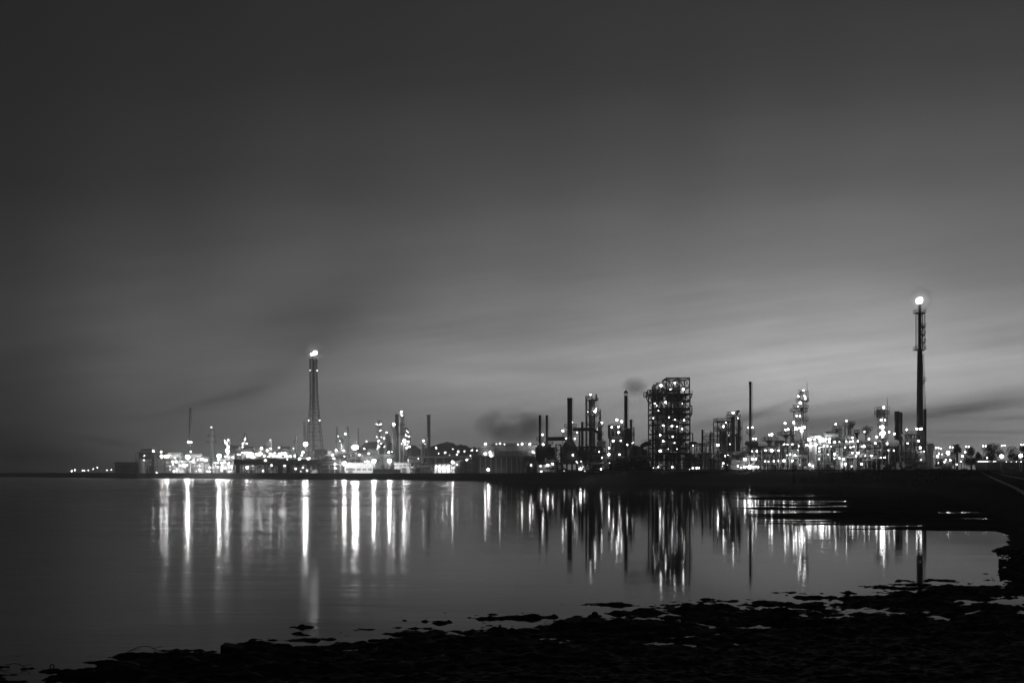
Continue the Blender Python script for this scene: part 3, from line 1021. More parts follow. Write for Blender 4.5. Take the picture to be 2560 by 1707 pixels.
def hill_h(x, y):
    px = x / HD * F + CX
    top = CAMZ + (H - np.interp(px, [p[0] for p in HP], [p[1] for p in HP])) * HD / F
    t = (y - HD) / 110
    bumps = np.maximum(0, fnoise(x / 5, y / 9, 31, 3) + .1) * 6 * (top > 8)
    return 2 + (top - 3) * np.exp(-t * t * 1.6) * 1.0 + bumps * np.exp(-t * t) - 2 * (np.abs(t) > 1.3)


hm_ = soil('wooded_hillside', .012, .03, .95)
grid_mesh('hill', np.linspace((820 - CX) / F * HD, (1440 - CX) / F * HD, 220), np.linspace(HD - 150, HD + 150, 60), hill_h, hm_)
for i, (x, y, c) in enumerate([(1415, 703, 'b'), (1450, 783, '.'), (1487, 650, 'b'), (1547, 772, 'b'), (1557, 622, 'B'), (1610, 808, '.'), (1635, 640, 'b'), (1658, 715, '.'), (1720, 797, '.'), (1738, 756, 'b'), (1832, 750, '.'), (1917, 815, '.'), (1925, 743, '.'), (1943, 734, 'w'), (2010, 740, '.')]):
    px, py = K(3, x, y)
    hgt = 24 if py < 1112 else 30
    D_ = 1180 - (0 if py < 1112 else 60)
    T = Thing('hill_lamp', 'small lamp on the dark wooded hill, %s of fifteen' % ORD[i], 'lamp', px, D_, 'lamps on the dark hill', z=CAMZ + (H - py) * D_ / F - 6)
    MB().cyl((0, 0, -4), (0, 0, 5.6), .12, n=6).build('pole', 'steel', T)
    T.lamp(px, py, c, -.5)

# cooling tower block and the long dark building before it
T = Thing('cooling_tower', 'long cooling tower block with a louvred side and lamps along its rim, steaming', 'cooling tower', 1270, 800)
a, b2 = T.x(1222), T.x(1344)
MB().box(a, b2, 0, 16, 0, T.zz(1112)).build('casing', 'steel', T, False)
MB().box(T.x(1196), T.x(1236), -3, 14, 0, T.zz(1117)).build('end_wall', 'mid', T, False)
MB().box(a - .5, b2 + .5, -.8, 16.8, T.zz(1112), T.zz(1110.6)).build('rim_walkway', 'dark', T, False)
MB().rail([(a - .5, -.8, T.zz(1110.6)), (b2 + .5, -.8, T.zz(1110.6))], 1.1, .1, 2).build('railing', 'mid', T)
for i in range(6):
    z = T.zz(1138.6) + (T.zz(1126) - T.zz(1138.6)) * i / 5
    MB().box(T.x(1253), T.x(1338), -1.1, .0, z, z + .14).build('louvre', 'pale', T, False)
for i in range(5):
    px = 1240 + i * 23
    MB().lathe(T.x(px), 8, [(4, T.zz(1111)), (3.3, T.zz(1109)), (3.6, T.zz(1106.5))], 18).build('fan_stack', 'mid', T)
T.lamps('4:373,880,B 4:537,882 4:588,873,B 4:655,884 4:852,888 4:912,880,B 4:1027,883,B 4:1153,897,B 4:372,1022,B 4:440,1005,B 4:457,1053,B 4:1073,998,B', -3.4, .3)
T = Thing('columned_building', 'long low dark building with pale columns before the cooling tower', 'building', 1244, 715)
MB().box(T.x(1194), T.x(1296), 0, 14, 0, T.zz(1143)).build('wall', 'dark', T, False)
MB().box(T.x(1192), T.x(1298), -1.5, 15, T.zz(1143), T.zz(1140)).build('roof', 'roof', T, False)
for q in (1201, 1214, 1227, 1240, 1253, 1266, 1279, 1292):
    MB().box(T.x(q) - .35, T.x(q) + .35, -1, -.2, 0, T.zz(1143)).build('column', 'mid', T, False)
for q in (1207, 1247, 1260):
    MB().box(T.x(q) - 1, T.x(q) + 1, -.12, .05, .2, 3.6).build('door', 'steel', T, False)
process_unit('very dark pipework between the columned building and the twin chimney furnace', 1296, 1345, 1147, 700, 12, 21, '', nves=4, ndrum=2, npipe=14, levels=3, tone=('dark', 'steel', 'dark'))
# ================================================================== RIGHT HALF (about 420 to 520 m away)
T = Thing('furnace', 'dark box furnace carrying the two slim twin chimneys', 'furnace', 1363, 520)
MB().box(T.x(1339), T.x(1387), -4, 6, T.zz(1163), T.zz(1118)).build('firebox', 'soot', T, False)
for q in (1341, 1356, 1371, 1385):
    MB().box(T.x(q) - .4, T.x(q) + .4, -4, -3.2, 0, T.zz(1163)).build('leg', 'dark', T, False)
for q in (1347, 1352, 1363, 1370, 1378):
    MB().box(T.x(q) - .15, T.x(q) + .15, -4.3, -4, T.zz(1163), T.zz(1118)).build('buckstay', 'dark', T, False)
MB().box(T.x(1343), T.x(1377), -2, 3, T.zz(1118), T.zz(1110)).build('hip_roof', 'soot', T, False)
platform(T, 1099, 1341, 1358, 2.4)
platform(T, 1110, 1340, 1382, 3.4)
MB().tube([T.L(1369, 1097), T.L(1414, 1096)], T.m(5), 14).build('flue_duct', 'soot', T)
T.lamps('4:1215,743,S 4:1222,887,B', -5)
for q, l in ((1349.6, 'left one of the two slim twin chimneys on the dark furnace'), (1367, 'right one of the two slim twin chimneys on the dark furnace')):
    chimney(l, q - 2.9, q + 2.9, 1038.5, 519, m='soot', flare=1.0, rim=.06, group='twin chimneys', ybase=1112)
process_unit('low plant with two bright lamps under the twin chimney furnace', 1320, 1404, 1160, 480, 9, 31, '4:1185,1205,b 4:1195,1280,B 4:1533,1275,b 4:1290,1192,S 4:1363,1170,B 4:1045,1190,w', nves=8, ndrum=4, npipe=18, levels=2, tone=('mid', 'pale', 'steel'), jit=.6)
chimney('thick black chimney with a flanged rim on the big dark furnace', 1418.3, 1430.5, 995.5, 500, m='soot', flare=1.03, rim=.1, plats=((1066, 1411, 1441), (1085, 1408, 1440)), lamps='4:1655,560 4:1718,710,B 4:1557,797,B 4:1687,803,B', name='chimney', ybase=1110)
light_mast('brilliant lamp on a pole left of the thick black chimney', 1407, 1077, 490, 'S')
T = Thing('fired_heater', 'big black fired heater block under the thick black chimney', 'furnace', 1422, 500)
MB().box(T.x(1402), T.x(1443), -4, 6, T.zz(1160), T.zz(1116)).build('firebox', 'soot', T, False)
MB().lathe(T.x(1424), 1, [(T.m(17), T.zz(1116)), (T.m(14), T.zz(1108)), (T.m(7), T.zz(1098))], 18).build('hood', 'soot', T)
for q in (1404, 1416, 1429, 1441):
    MB().box(T.x(q) - .4, T.x(q) + .4, -4, -3, 0, T.zz(1160)).build('leg', 'dark', T, False)
frame_part(T, [1390, 1402], [1150, 1136, 1124, 1111], 6, .35, (0,), 'dark', 'stair_frame')
T.lamps('4:1660,1043,S', -6)
T = Thing('flue_duct', 'fat dark duct crossing between the thick chimney and the tall column', 'duct', 1460, 498)
MB().tube([T.L(1432, 1073), T.L(1484, 1073), T.L(1497, 1082), T.L(1497, 1100)], T.m(4.2), 14).build('duct', 'soot', T)
for q in (1449, 1477):
    MB().cyl((T.x(q), 0, 0), (T.x(q), 0, T.zz(1077)), .4, n=8).build('post', 'dark', T)
for zq in (1445, 1462, 1478):
    p = T.L(zq, 1073)
    MB().cyl((p[0] - .15, 0, p[2]), (p[0] + .15, 0, p[2]), T.m(4.9), n=14).build('flange', 'dark', T)
chimney('short stub chimney rising through the fat dark duct', 1452.6, 1458.8, 1055, 503, m='soot', flare=1.2, rim=.05)
column('tall domed column with a looping overhead pipe and lamp on top', 1471.5, 1488.5, 996, 510, ((1000, 1466, 1494), (1029, 1470, 1496), (1038, 1470, 1495), (1062, 1469, 1497), (1120, 1466, 1497)), 'mid',
       '4:1920,155,S 4:2000,367,B 4:1985,402,S 4:1880,408 4:2013,670', pipes=(((1479, 994), (1479, 991), (1466, 991), (1466, 1150)), ((1488, 1025), (1500, 1025), (1500, 1140)), ((1490, 985), (1490, 1000)), ((1484, 1040), (1484, 1150))), pr=.5, vent=False)
T = Thing('ladder_tower', 'slender ladder tower with many small landings right of the domed column', 'ladder tower', 1500, 500)
frame_part(T, [1497, 1503.5], [1178 - 12.5 * i for i in range(1, 10)], 2.4, .3, (0,))
MB().cyl((0, 0, 0), (0, 0, T.zz(1062)), .7, .6, 10).build('riser_pipe', 'mid', T)
for yv in (1065, 1085, 1102, 1118, 1124):
    platform(T, yv, 1496, 1508, 1.3)
T.lamps('4:2085,567,S 4:2045,993,B 4:2088,1082,b', -2.2)
process_unit('dark plant crowded around the foot of the domed column', 1444, 1522, 1118, 480, 14, 32, '4:1772,1247,X 4:1830,1270,b 4:2073,1250,b 4:1710,1137 4:1780,1135 4:1725,1155 4:1810,1215', nves=8, ndrum=4, npipe=26, levels=4, tone=('steel', 'mid', 'dark'), jit=.6)

# reactor group with the capped chimney
chimney('dark chimney with a conical rain cap trailing smoke', 1560.3, 1569, 989, 505, m='soot', flare=1.0, rim=0, cap=True)
chimney('short grey stub chimney right of the rain capped chimney', 1574, 1580.2, 1049, 500, m='steel', flare=1.1, rim=.05)
T = Thing('reactor', 'fat black reactor vessel with a domed roof below the rain capped chimney', 'reactor', 1568.5, 488)
r_ = T.m(11)
MB().lathe(0, 0, [(r_ * .5, T.zz(1180) * 0), (r_ * .55, T.zz(1112)), (r_, T.zz(1103)), (r_, T.zz(1078)), (r_ * .8, T.zz(1073)), (r_ * .3, T.zz(1070))], 22).build('shell', 'soot', T)
frame_part(T, [1577, 1584.5], [1170, 1150, 1130, 1112, 1098, 1084, 1069], 4, .28, (0,), 'dark', 'ladder_frame')
T.lamps('5:395,1052,S 5:427,1140,B 5:567,1187,b 5:470,1030 5:490,1020', -6)
T = Thing('reactor_structure', 'open steel reactor frame hung with bright lamps left of the black reactor', 'frame tower', 1542, 478)
frame_part(T, [1526, 1533, 1542, 1551, 1558], [1170, 1155, 1142, 1130, 1117, 1104, 1090, 1078, 1066], 9, .34, (1, 3))
for yv, a_, c_ in ((1066, 1528, 1556), (1078, 1524, 1556), (1104, 1526, 1560), (1130, 1526, 1562), (1155, 1522, 1562)):
    platform(T, yv, a_, c_, 4.6)
MB().tube([T.L(1524, 1062, -5), T.L(1524, 1092, -5), T.L(1528, 1096, -5), T.L(1556, 1096, -5)], .75, 10).build('bent_pipe', 'dark', T)
for q, yv, r in ((1537, 1070, 1.4), (1547, 1060, 1.2), (1552, 1075, 1.6), (1533, 1110, 1.3), (1545, 1118, 2)):
    MB().lathe(T.x(q), 0, [(r, 0), (r, T.zz(yv) - r), (r * .3, T.zz(yv))], 14).build('vessel', 'steel', T)
T.lamps('5:245,692,S 5:312,718,S 5:172,800,B 5:268,793,B 5:270,875,S 5:193,997,S 5:303,995,b 5:133,1100,B 5:130,1195,S 5:283,1195,B 5:148,1315,S 5:280,1353,S 5:30,1243,B 5:185,1375 5:15,1410', -6.2)
T = Thing('regenerator', 'hulking black vessel with a curved duct left of the tallest frame tower', 'vessel', 1594, 470)
MB().lathe(T.x(1587), 0, [(T.m(16), 0), (T.m(18), T.zz(1125)), (T.m(14), T.zz(1117)), (T.m(5), T.zz(1113))], 22).build('shell', 'soot', T)
MB().tube([T.L(1600, 1175), T.L(1602, 1125), T.L(1606, 1114), T.L(1614, 1109), T.L(1628, 1108)], T.m(5.5), 14).build('curved_duct', 'soot', T)
MB().lathe(T.x(1613), 2, [(T.m(7), 0), (T.m(7), T.zz(1128)), (T.m(3), T.zz(1122))], 18).build('cyclone', 'soot', T)
MB().rail([T.L(1603, 1106, -2), T.L(1627, 1104, -2)], 1.1, .1, 1.5).build('railing', 'dark', T)
for yv in (1115, 1122, 1129, 1136):
    platform(T, yv, 1614, 1626, 2)
process_unit('black low plant before the hulking vessel', 1515, 1625, 1152, 450, 10, 33, '', nves=7, ndrum=5, npipe=22, levels=3, tone=('dark', 'steel', 'mid'))

# the tallest frame tower
T = Thing('cracker_tower', 'tallest steel frame tower, many floors of lamps around big vessels', 'frame tower', 1672, 470)
dep = 13
lev = [1165, 1150, 1135, 1121, 1100.5, 1086, 1063, 1049, 1037, 1024, 1005]
frame_part(T, [1626, 1638.5, 1662, 1689.5, 1702, 1718.5], lev, dep, .5, (0, 4), 'dark', 'frame')
frame_part(T, [1626, 1638.5, 1662, 1689.5, 1702, 1718.5], [988.5], dep, .5, (0, 4), 'dark', 'upper_frame', base=T.zz(1005))
b = MB()
zt, zb = T.zz(948), T.zz(988.5)
xs = [T.x(q) for q in (1661.5, 1678, 1689.5, 1705, 1717.5)]
for x in xs:
    for y in (-dep / 2, dep / 2):
        if x in (xs[0], xs[2], xs[4]) or y > 0:
            b.bar((x, y, zb), (x, y, zt), .42)
for z in (zt, T.zz(971)):
    for y in (-dep / 2, dep / 2):
        b.bar((xs[0], y, z), (xs[-1], y, z), .42)
    for x in xs[::2]:
        b.bar((x, -dep / 2, z), (x, dep / 2, z), .4)
for i in range(0, 4):
    for y in (-dep / 2, dep / 2):
        b.bar((xs[i], y, T.zz(971)), (xs[i + 1], y, zt), .22)
        b.bar((xs[i + 1], y, T.zz(971)), (xs[i], y, zt), .22)
pk_ = (T.x(1688.5), 0, T.zz(944.3))
for x in (xs[0], xs[-1]):
    for y in (-dep / 2, dep / 2):
        b.bar((x, y, zt), pk_, .36)
b.build('roof_frame', 'dark', T)
b = MB()
for y in (-dep / 2, dep / 2):
    for (p, q) in (((1614, 978), (1662, 975)), ((1614, 990), (1626, 990)), ((1614, 978), (1614, 990)), ((1620, 978), (1620, 990)), ((1620, 990), (1626, 1005)), ((1638, 977), (1638, 990)), ((1620, 989), (1637, 978)), ((1640, 989), (1655, 977)), ((1620, 978), (1630, 990))):
        b.bar((T.x(p[0]), y, T.zz(p[1])), (T.x(q[0]), y, T.zz(q[1])), .36)
for (p, q) in (((1718, 987.5), (1724.5, 987.5)), ((1724.5, 988), (1719, 1000)), ((1718, 1016.5), (1723.5, 1016.5)), ((1723.5, 1016.5), (1723.5, 1036)), ((1718, 1036), (1724.5, 1036)), ((1724, 1036.5), (1720, 1043)), ((1719, 1084.6), (1725.5, 1084.6)), ((1725.5, 1084.6), (1725.5, 1110))):
    b.bar((T.x(p[0]), -dep / 2, T.zz(p[1])), (T.x(q[0]), -dep / 2, T.zz(q[1])), .4)
b.build('outrigger', 'dark', T)
for yv, a_, c_ in ((988.5, 1614, 1724.5), (1005, 1627, 1718), (1024, 1627, 1718), (1037, 1627, 1724), (1049, 1660, 1718), (1063, 1627, 1718), (1086, 1627, 1718), (1100.5, 1627, 1718), (1121, 1627, 1718), (1135, 1627, 1718), (1150, 1627, 1718)):
    R = random.Random(int(yv))
    p1, p2 = T.x(a_), T.x(c_)
    z = T.zz(yv)
    o = MB().box(p1, p2, -dep / 2 - .6, -dep / 2 + 3.2, z + .3, z + .5).box(p1, p2, dep / 2 - 3, dep / 2, z + .3, z + .5).build('deck', 'dark', T, False)
    MB().rail([(p1, -dep / 2 - .6, z + .5), (p2, -dep / 2 - .6, z + .5)], 1.1, .1, 1.7).build('railing', 'dark', o)
for q, y0_, y1_, r, mm in ((1650, 1180, 966, 8, 'steel'), (1670, 1180, 1000, 10, 'steel'), (1690, 1180, 972, 7.5, 'soot'), (1677, 1010, 972, 13, 'soot'), (1654, 1062, 1022, 11, 'mid'), (1682, 1100, 1040, 12, 'steel'), (1661, 1135, 1092, 12, 'mid'), (1698, 1070, 990, 5, 'soot'), (1684, 1150, 1118, 9, 'mid')):
    rr = T.m(r)
    za, zc = T.zz(y0_) if y0_ < 1175 else 0, T.zz(y1_)
    MB().lathe(T.x(q), (q % 5) - 1.5, [(rr * .3, za), (rr, za + rr * .7), (rr, zc - rr * .6), (rr * .7, zc - rr * .2), (rr * .15, zc)], 22).build('vessel', mm, T)
for pts in ([(1638, 963), (1638, 1000)], [(1632, 966), (1634, 978)], [(1640, 960), (1664, 960)], [(1664, 958), (1664, 985)], [(1632, 964), (1641, 964)], [(1700, 1000), (1700, 1175)], [(1704, 985), (1704, 1110)], [(1640, 1005), (1640, 1175)], [(1644, 1040), (1688, 1040)], [(1665, 1078), (1712, 1078)], [(1647, 1115), (1700, 1112)], [(1673, 1160), (1673, 1105)], [(1694, 1150), (1694, 1085)], [(1655, 1170), (1655, 1110)]):
    MB().tube([T.L(p, q, -3.5) for p, q in pts], .62, 10).build('pipe', 'steel', T)
R = random.Random(77)
b = MB()
for i in range(70):
    q, yv = R.uniform(1642, 1702), R.uniform(975, 1175)
    if R.random() < .5:
        b.tube([T.L(q, yv, -4.5), T.L(min(1716, q + R.uniform(4, 26)), yv, -4.5)], R.uniform(.12, .32), 6)
    else:
        b.tube([T.L(q, yv, -4.2), T.L(q, yv + R.uniform(5, 28), -4.2)], R.uniform(.12, .36), 6)
b.build('pipework', 'mid', T)
b = MB()
for j in range(9):
    za, zb = T.zz(1178 - j * 15), T.zz(1178 - (j + 1) * 15)
    xa, xb = (1706, 1715) if j % 2 else (1715, 1706)
    for dy in (0, 1):
        b.bar((T.x(xa), -dep / 2 + 2 + dy, max(0, za)), (T.x(xb), -dep / 2 + 2 + dy, zb), .22)
b.build('stair', 'steel', T)
T.lamps('5:1085,158,S 5:885,195,S 5:1022,252,B 5:1210,250,S 5:957,440,S 5:790,460,S 5:828,487,S 5:1200,460,w 5:848,557,b 5:773,668,b 5:1002,658,b 5:830,692,S 5:1088,692,b 5:1218,700,S 5:917,769,B 5:1043,783,S 5:1118,790,b 5:1203,825,S 5:872,914,S 5:1056,937,B 5:918,1001,B 5:1082,1025,b 5:872,1144,S 5:990,1110,w 5:1120,1110,w 5:842,1372,S 5:778,1385,b 5:1050,1377,b 5:1222,1300,b', -dep / 2 + .7, .2)

# between the tallest frame tower and the tall thin stack
process_unit('lit vertical vessels and pipes right of the tallest frame tower', 1706, 1768, 1136, 450, 13, 34, '5:1345,1392,B 5:1405,1388,B 5:1350,1065,b 5:1440,1390,w 5:1300,1410', nves=11, ndrum=3, npipe=18, levels=3, tone=('pale', 'mid', 'mid'))
T = Thing('flat_canopy', 'flat open sided canopy over plant right of the tallest frame tower', 'canopy', 1741, 465)
frame_part(T, [1720, 1733, 1746, 1758, 1770], [1114, 1109], 8, .28, range(4))
MB().box(T.x(1719), T.x(1772), -4.5, 4.5, T.zz(1109), T.zz(1108)).build('roof', 'roof', T, False)
for q in (1731, 1737):
    MB().lathe(T.x(q), 0, [(.9, T.zz(1108)), (.9, T.zz(1104.5)), (.5, T.zz(1104))], 10).build('roof_vent', 'dark', T)
chimney('short dark stub chimney left of the braced unit with decks', 1753.6, 1758.2, 1075, 460, m='soot', flare=1.1, rim=.06)
column('dark column with wide landings left of the braced unit', 1773.5, 1779, 1082, 462, ((1090, 1765, 1797), (1097, 1761, 1780), (1108, 1764, 1784)), 'steel', '')
T = Thing('exchanger_frame', 'braced steel unit with stacked decks before the twin dark columns', 'frame tower', 1808, 466)
frame_part(T, [1788.5, 1799, 1810, 1821, 1827], [1165, 1150, 1135, 1120, 1104, 1090, 1077, 1072, 1054], 9, .34, (1, 3))
for yv, a_, c_ in ((1053, 1788, 1824), (1072, 1788, 1826), (1104, 1790, 1830), (1135, 1788, 1836)):
    platform(T, yv, a_, c_, 4.8)
for q, yv, r in ((1803, 1072, 5), (1812, 1060, 4), (1822, 1090, 4), (1796, 1110, 3.5)):
    MB().lathe(T.x(q), 0, [(T.m(r), 0), (T.m(r), T.zz(yv) - 1), (.4, T.zz(yv))], 16).build('vessel', 'soot' if r > 3.7 else 'mid', T)
T.lamps('5:1828,735,B 5:1793,789,S 5:1712,1060,S 5:1858,1200,S 5:1817,1217,B 5:1690,1298,B 5:1793,1322,B 5:1885,1045,b 5:1870,920', -6)
column('thick dark column with a head platform and hooked davit', 1828, 1837.5, 1040, 470, ((1043, 1817, 1850), (1036, 1819, 1843)), 'soot', '0:1832.8,1031.5,S 5:2000,668,b', pipes=(((1843, 1036), (1843, 1028), (1849, 1028)), ((1841, 1046), (1848, 1050), (1848, 1150)), ((1838, 1090), (1842, 1085), (1842, 1140))), pr=.45, vent=False)
column('second thinner dark column behind the hooked davit', 1843.5, 1849, 1052, 476, ((1072, 1838, 1853), (1098, 1838, 1853)), 'soot', '')
T = Thing('upright_vessel', 'pale upright pressure vessel glowing at the foot of the braced unit', 'vessel', 1797.5, 452)
MB().lathe(0, 0, [(1.5, 0), (T.m(3.2), 1), (T.m(3.2), T.zz(1131)), (T.m(2), T.zz(1128)), (.2, T.zz(1127))], 18).build('shell', 'pale', T)
MB().tube([(0, 0, T.zz(1127)), (0, 0, T.zz(1124)), (2.5, 0, T.zz(1124))], .25).build('nozzle_pipe', 'mid', T)
T = Thing('round_vessel', 'pale rounded drum end below the twin dark columns', 'vessel', 1838, 448)
MB().drum((-2, -1, T.zz(1154)), (4, 4, T.zz(1154)), T.m(7), 22).build('shell', 'mid', T)
MB().box(-2, 4, 0, 2.6, 0, T.zz(1159)).build('saddle', 'mid', T, False)
process_unit('lit low pipework below the braced unit and twin dark columns', 1768, 1868, 1140, 455, 10, 35, '5:2105,1263,S 5:2000,1362,B 5:1780,1365 5:1850,1345', nves=7, ndrum=4, npipe=26, levels=3, tone=('mid', 'steel', 'pale'), jit=.8)
chimney('tallest thin black stack with a knobbed tip, platform low down', 1872.9, 1878.2, 955, 470, m='soot', flare=1.18, rim=.35, plats=((1082.5, 1867, 1886),), lamps='5:2150,805,B 5:2215,803,S 5:2225,967,B 5:2263,967,B 5:2155,1025,S')

# the long, densely lit process area
process_unit('lamp crowded plant block at the foot of the tallest thin stack', 1866, 1915, 1118, 450, 14, 41, '6:465,1147,b 6:535,1147,b 6:360,1262,S 6:467,1262,S 6:520,1260,B 6:430,1375,X 6:258,1363,B 6:360,1380,S 6:515,1372,b 6:557,1378,B 6:48,1322,B 6:310,1385,w 6:395,1372,B', nves=9, ndrum=4, npipe=24, levels=4, tone=('pale', 'white', 'mid'), jit=.8)
process_unit('pale pipe racks below the mushroom shaped column', 1908, 1960, 1116, 445, 14, 42, '6:660,1138,B 6:752,1137,S 6:853,1138,B 6:655,1293,B 6:703,1298,b 6:780,1292,S 6:853,1290,B', nves=8, ndrum=5, npipe=28, levels=4, tone=('pale', 'mid', 'pale'), jit=.8)
process_unit('pale pipe racks below the tall antenna column', 1958, 2010, 1108, 442, 14, 43, '6:932,1048,S 6:980,1048,b 6:1050,1048,B 6:1145,1072,w 6:1018,1195,B 6:1087,1205,S 6:930,1286,S 6:1050,1287,B 6:1168,1347,B 6:975,1205,w 6:1130,1130', nves=8, ndrum=4, npipe=30, levels=5, tone=('pale', 'mid', 'pale'), jit=.8)
process_unit('brightest pipe rack block under the long row of lamps', 2008, 2076, 1100, 440, 15, 44, '6:1285,978,S 6:1315,978,S 6:1370,980,B 6:1440,968,S 6:1480,985,X 6:1540,975,S 6:1590,973,B 6:1587,1018,S 6:1257,1055,S 6:1395,1053,S 6:1300,1067,b 6:1328,1067,b 6:1510,1070,b 6:1560,1072,b 6:1298,1342,B 6:1365,1342,S 6:1350,1363,b 6:1613,1077,w 6:1440,1105,b 6:1440,1150,b 6:1440,1260,w 6:1575,1195,w', nves=9, ndrum=6, npipe=36, levels=5, tone=('pale', 'white', 'pale'), jit=.8)
process_unit('wide pale pipe rack block left of the lamp cluster tower', 2074, 2140, 1104, 436, 14, 45, '6:1665,1015,B 6:1733,1013,b 6:1835,1007,B 6:1885,1010,B 6:1927,1005,B 6:1815,1090,b 6:1895,1090,b 6:1940,1083,S 6:1665,1187,S 6:1733,1247,S 6:1820,1338,S 6:1923,1172,B 6:1923,950,B 6:1795,1263,b 6:1660,1250,b 6:1910,1365,b 6:1660,1210', nves=9, ndrum=6, npipe=36, levels=5, tone=('pale', 'pale', 'mid'), jit=.8)
process_unit('pale pipe racks around the lamp cluster tower foot', 2138, 2206, 1108, 432, 14, 46, '6:2000,1003,B 6:2003,1175,S 6:2057,1333,S 6:1977,1218,b 6:2198,1213,b 6:2165,968,S 6:2275,940,S 6:2255,1030,B 6:2090,1078,S 6:2060,1078,w 6:2110,1215 7:109,1038,b 7:15,1045', nves=9, ndrum=5, npipe=36, levels=5, tone=('pale', 'mid', 'pale'), jit=.8)
process_unit('plant block between the lamp cluster tower and the flare stack', 2204, 2296, 1118, 428, 13, 47, '7:365,693,B 7:440,722,S 7:335,862,B 7:165,857,B 7:185,768,B 7:355,960,b 7:433,962,b 7:300,1063,S 7:245,1063,b 7:632,860,B 7:817,923,S 7:875,976,b 7:828,1098', nves=10, ndrum=5, npipe=34, levels=4, tone=('pale', 'mid', 'mid'), jit=.8)


def mushroom(label, xc, hw, yplat, ytop, stem, D, lamps, m='mid', stems=None):
    """vessel on a narrow stem with a broad working platform near its head"""
    T = Thing('platform_column', label, 'column', xc, D)
    for q in (stems or (xc,)):
        MB().lathe(T.x(q), 0, [(T.m(stem), 0), (T.m(stem), T.zz(yplat) - .4), (T.m(stem) * .9, T.zz(yplat) - .1)], 14).build('stem', m, T)
    platform(T, yplat, xc - hw, xc + hw, 3.2)
    MB().cyl((0, 0, T.zz(yplat + 6)), (0, 0, T.zz(yplat)), T.m(stem), T.m(hw * .6), 12).build('flared_head', 'steel', T)
    for q in (-.55, -.1, .35, .7):
        h = T.zz(yplat) + (T.zz(ytop) - T.zz(yplat)) * T.rng.uniform(.45, 1)
        MB().lathe(hw * q * D / F, T.rng.uniform(-1, 1), [(.5, T.zz(yplat)), (.5, h - .4), (.15, h)], 10).build('drum', 'mid', T)
    MB().rail([(-hw * .8 * D / F, -1.5, T.zz(yplat - 5)), (hw * .5 * D / F, -1.5, T.zz(yplat - 5))], 1.1, .1, 1.4).build('upper_railing', 'dark', T)
    T.lamps(lamps, -3.6, .2)
    return T


mushroom('mushroom shaped column with two bright lamps right of the tallest thin stack', 1924, 18, 1100.5, 1083, 5, 462, '6:717,910,S 6:752,905,S')
mushroom('broad platform on three stems with three bright lamps left of the antenna column', 1965, 18, 1087, 1066, 3, 460, '6:952,837,S 6:990,830,S 6:945,742,S', 'pale', (1965, 1978, 1983))
T = column('tallest lamp laden column with an antenna on its crown', 2000.5, 2009.5, 996, 466, ((1003, 1992, 2020), (1019, 1984, 2019), (1028, 1977, 2016), (1050, 1987, 2019), (1072, 1985, 2014)), 'mid',
           '6:1210,265,S 6:1137,350,S 6:1235,360,B 6:1240,385,B 6:1165,445,S 6:1112,636,S 6:1160,637,b 6:1070,733,S 6:1100,812,S 6:1112,830,S 6:1150,810,S 6:1195,808,S 6:1225,802,S 6:1185,850,X 6:1135,500,w 6:1222,340,w', vent=False)
frame_part(T, [1998, 2004, 2011, 2018], [1003, 995, 988, 978], 4, .13, (0, 2), 'steel', 'crown_frame', base=T.zz(1003))
MB().lathe(T.x(2003), 0, [(1.1, T.zz(1003)), (1.1, T.zz(982)), (.3, T.zz(979))], 12).build('drum', 'mid', T)
MB().cyl(T.L(2017.8, 1003), T.L(2017.8, 955), .16, .07, 6).build('antenna', 'dark', T)
MB().tube([T.L(1985, 1030, -2), T.L(1985, 1110, -2)], .3).build('pipe', 'pale', T)
MB().bar(T.L(1994, 973, -1), T.L(2001, 976, -1), .2).build('davit', 'dark', T)
column('plain pale column with one platform, first right of the antenna column', 2090.5, 2095.5, 1066, 455, ((1072, 2083, 2102), (1082, 2080, 2105), (1096, 2092, 2106)), 'pale', '0:2089.3,1060,S')
column('paired column with a bright lamp above its left side, middle of the slim group', 2119, 2124.5, 1055, 455, ((1063, 2110, 2134), (1060, 2126, 2135)), 'mid', '0:2116,1052,S', pipes=(((2125, 1060), (2127, 1062), (2127, 1140)), ((2113, 1066), (2113, 1120))))
T = Thing('lookout_pole', 'dark pole carrying a saucer shaped lookout deck near the slim lit columns', 'pole', 2142, 440)
MB().lathe(0, 0, [(.6, 0), (.5, T.zz(1090)), (T.m(4), T.zz(1086)), (T.m(7.5), T.zz(1083)), (T.m(7.5), T.zz(1081)), (T.m(6.8), T.zz(1081))], 18).build('deck', 'dark', T)
MB().rail([(T.m(7.3) * math.cos(t * .524), T.m(7.3) * math.sin(t * .524), T.zz(1081)) for t in range(13)], 1.1, .1, 1.5).build('railing', 'dark', T)
column('slim column with crossed landings left of the lamp cluster tower', 2163, 2167.5, 1066, 458, ((1074, 2158, 2178), (1079, 2156, 2172)), 'mid', '6:2098,866,b')
T = column('lamp cluster tower with stacked blazing lamps and a whip antenna', 2202.5, 2211, 1040, 448, ((1034, 2190, 2219), (1049, 2195, 2216), (1063, 2196, 2216), (1080, 2197, 2214), (1095, 2196, 2216)), 'pale',
           '7:285,338,S 7:250,522,S 7:305,522,S 7:240,625,S 7:265,622,X 7:285,628,S 7:240,722,S 7:262,715,X 7:285,712,X 7:262,735,S', vent=False)
frame_part(T, [2191, 2199, 2207, 2213, 2218], [1034, 1026, 1018], 5, .12, (0, 3), 'steel', 'crown_frame', base=T.zz(1044))
for q in (2194, 2201, 2209):
    MB().lathe(T.x(q), 0, [(.6, T.zz(1044)), (.6, T.zz(1024)), (.2, T.zz(1022))], 10).build('drum', 'steel', T)
MB().cyl(T.L(2218.4, 1034), T.L(2218.4, 995), .15, .07, 6).build('antenna', 'dark', T)

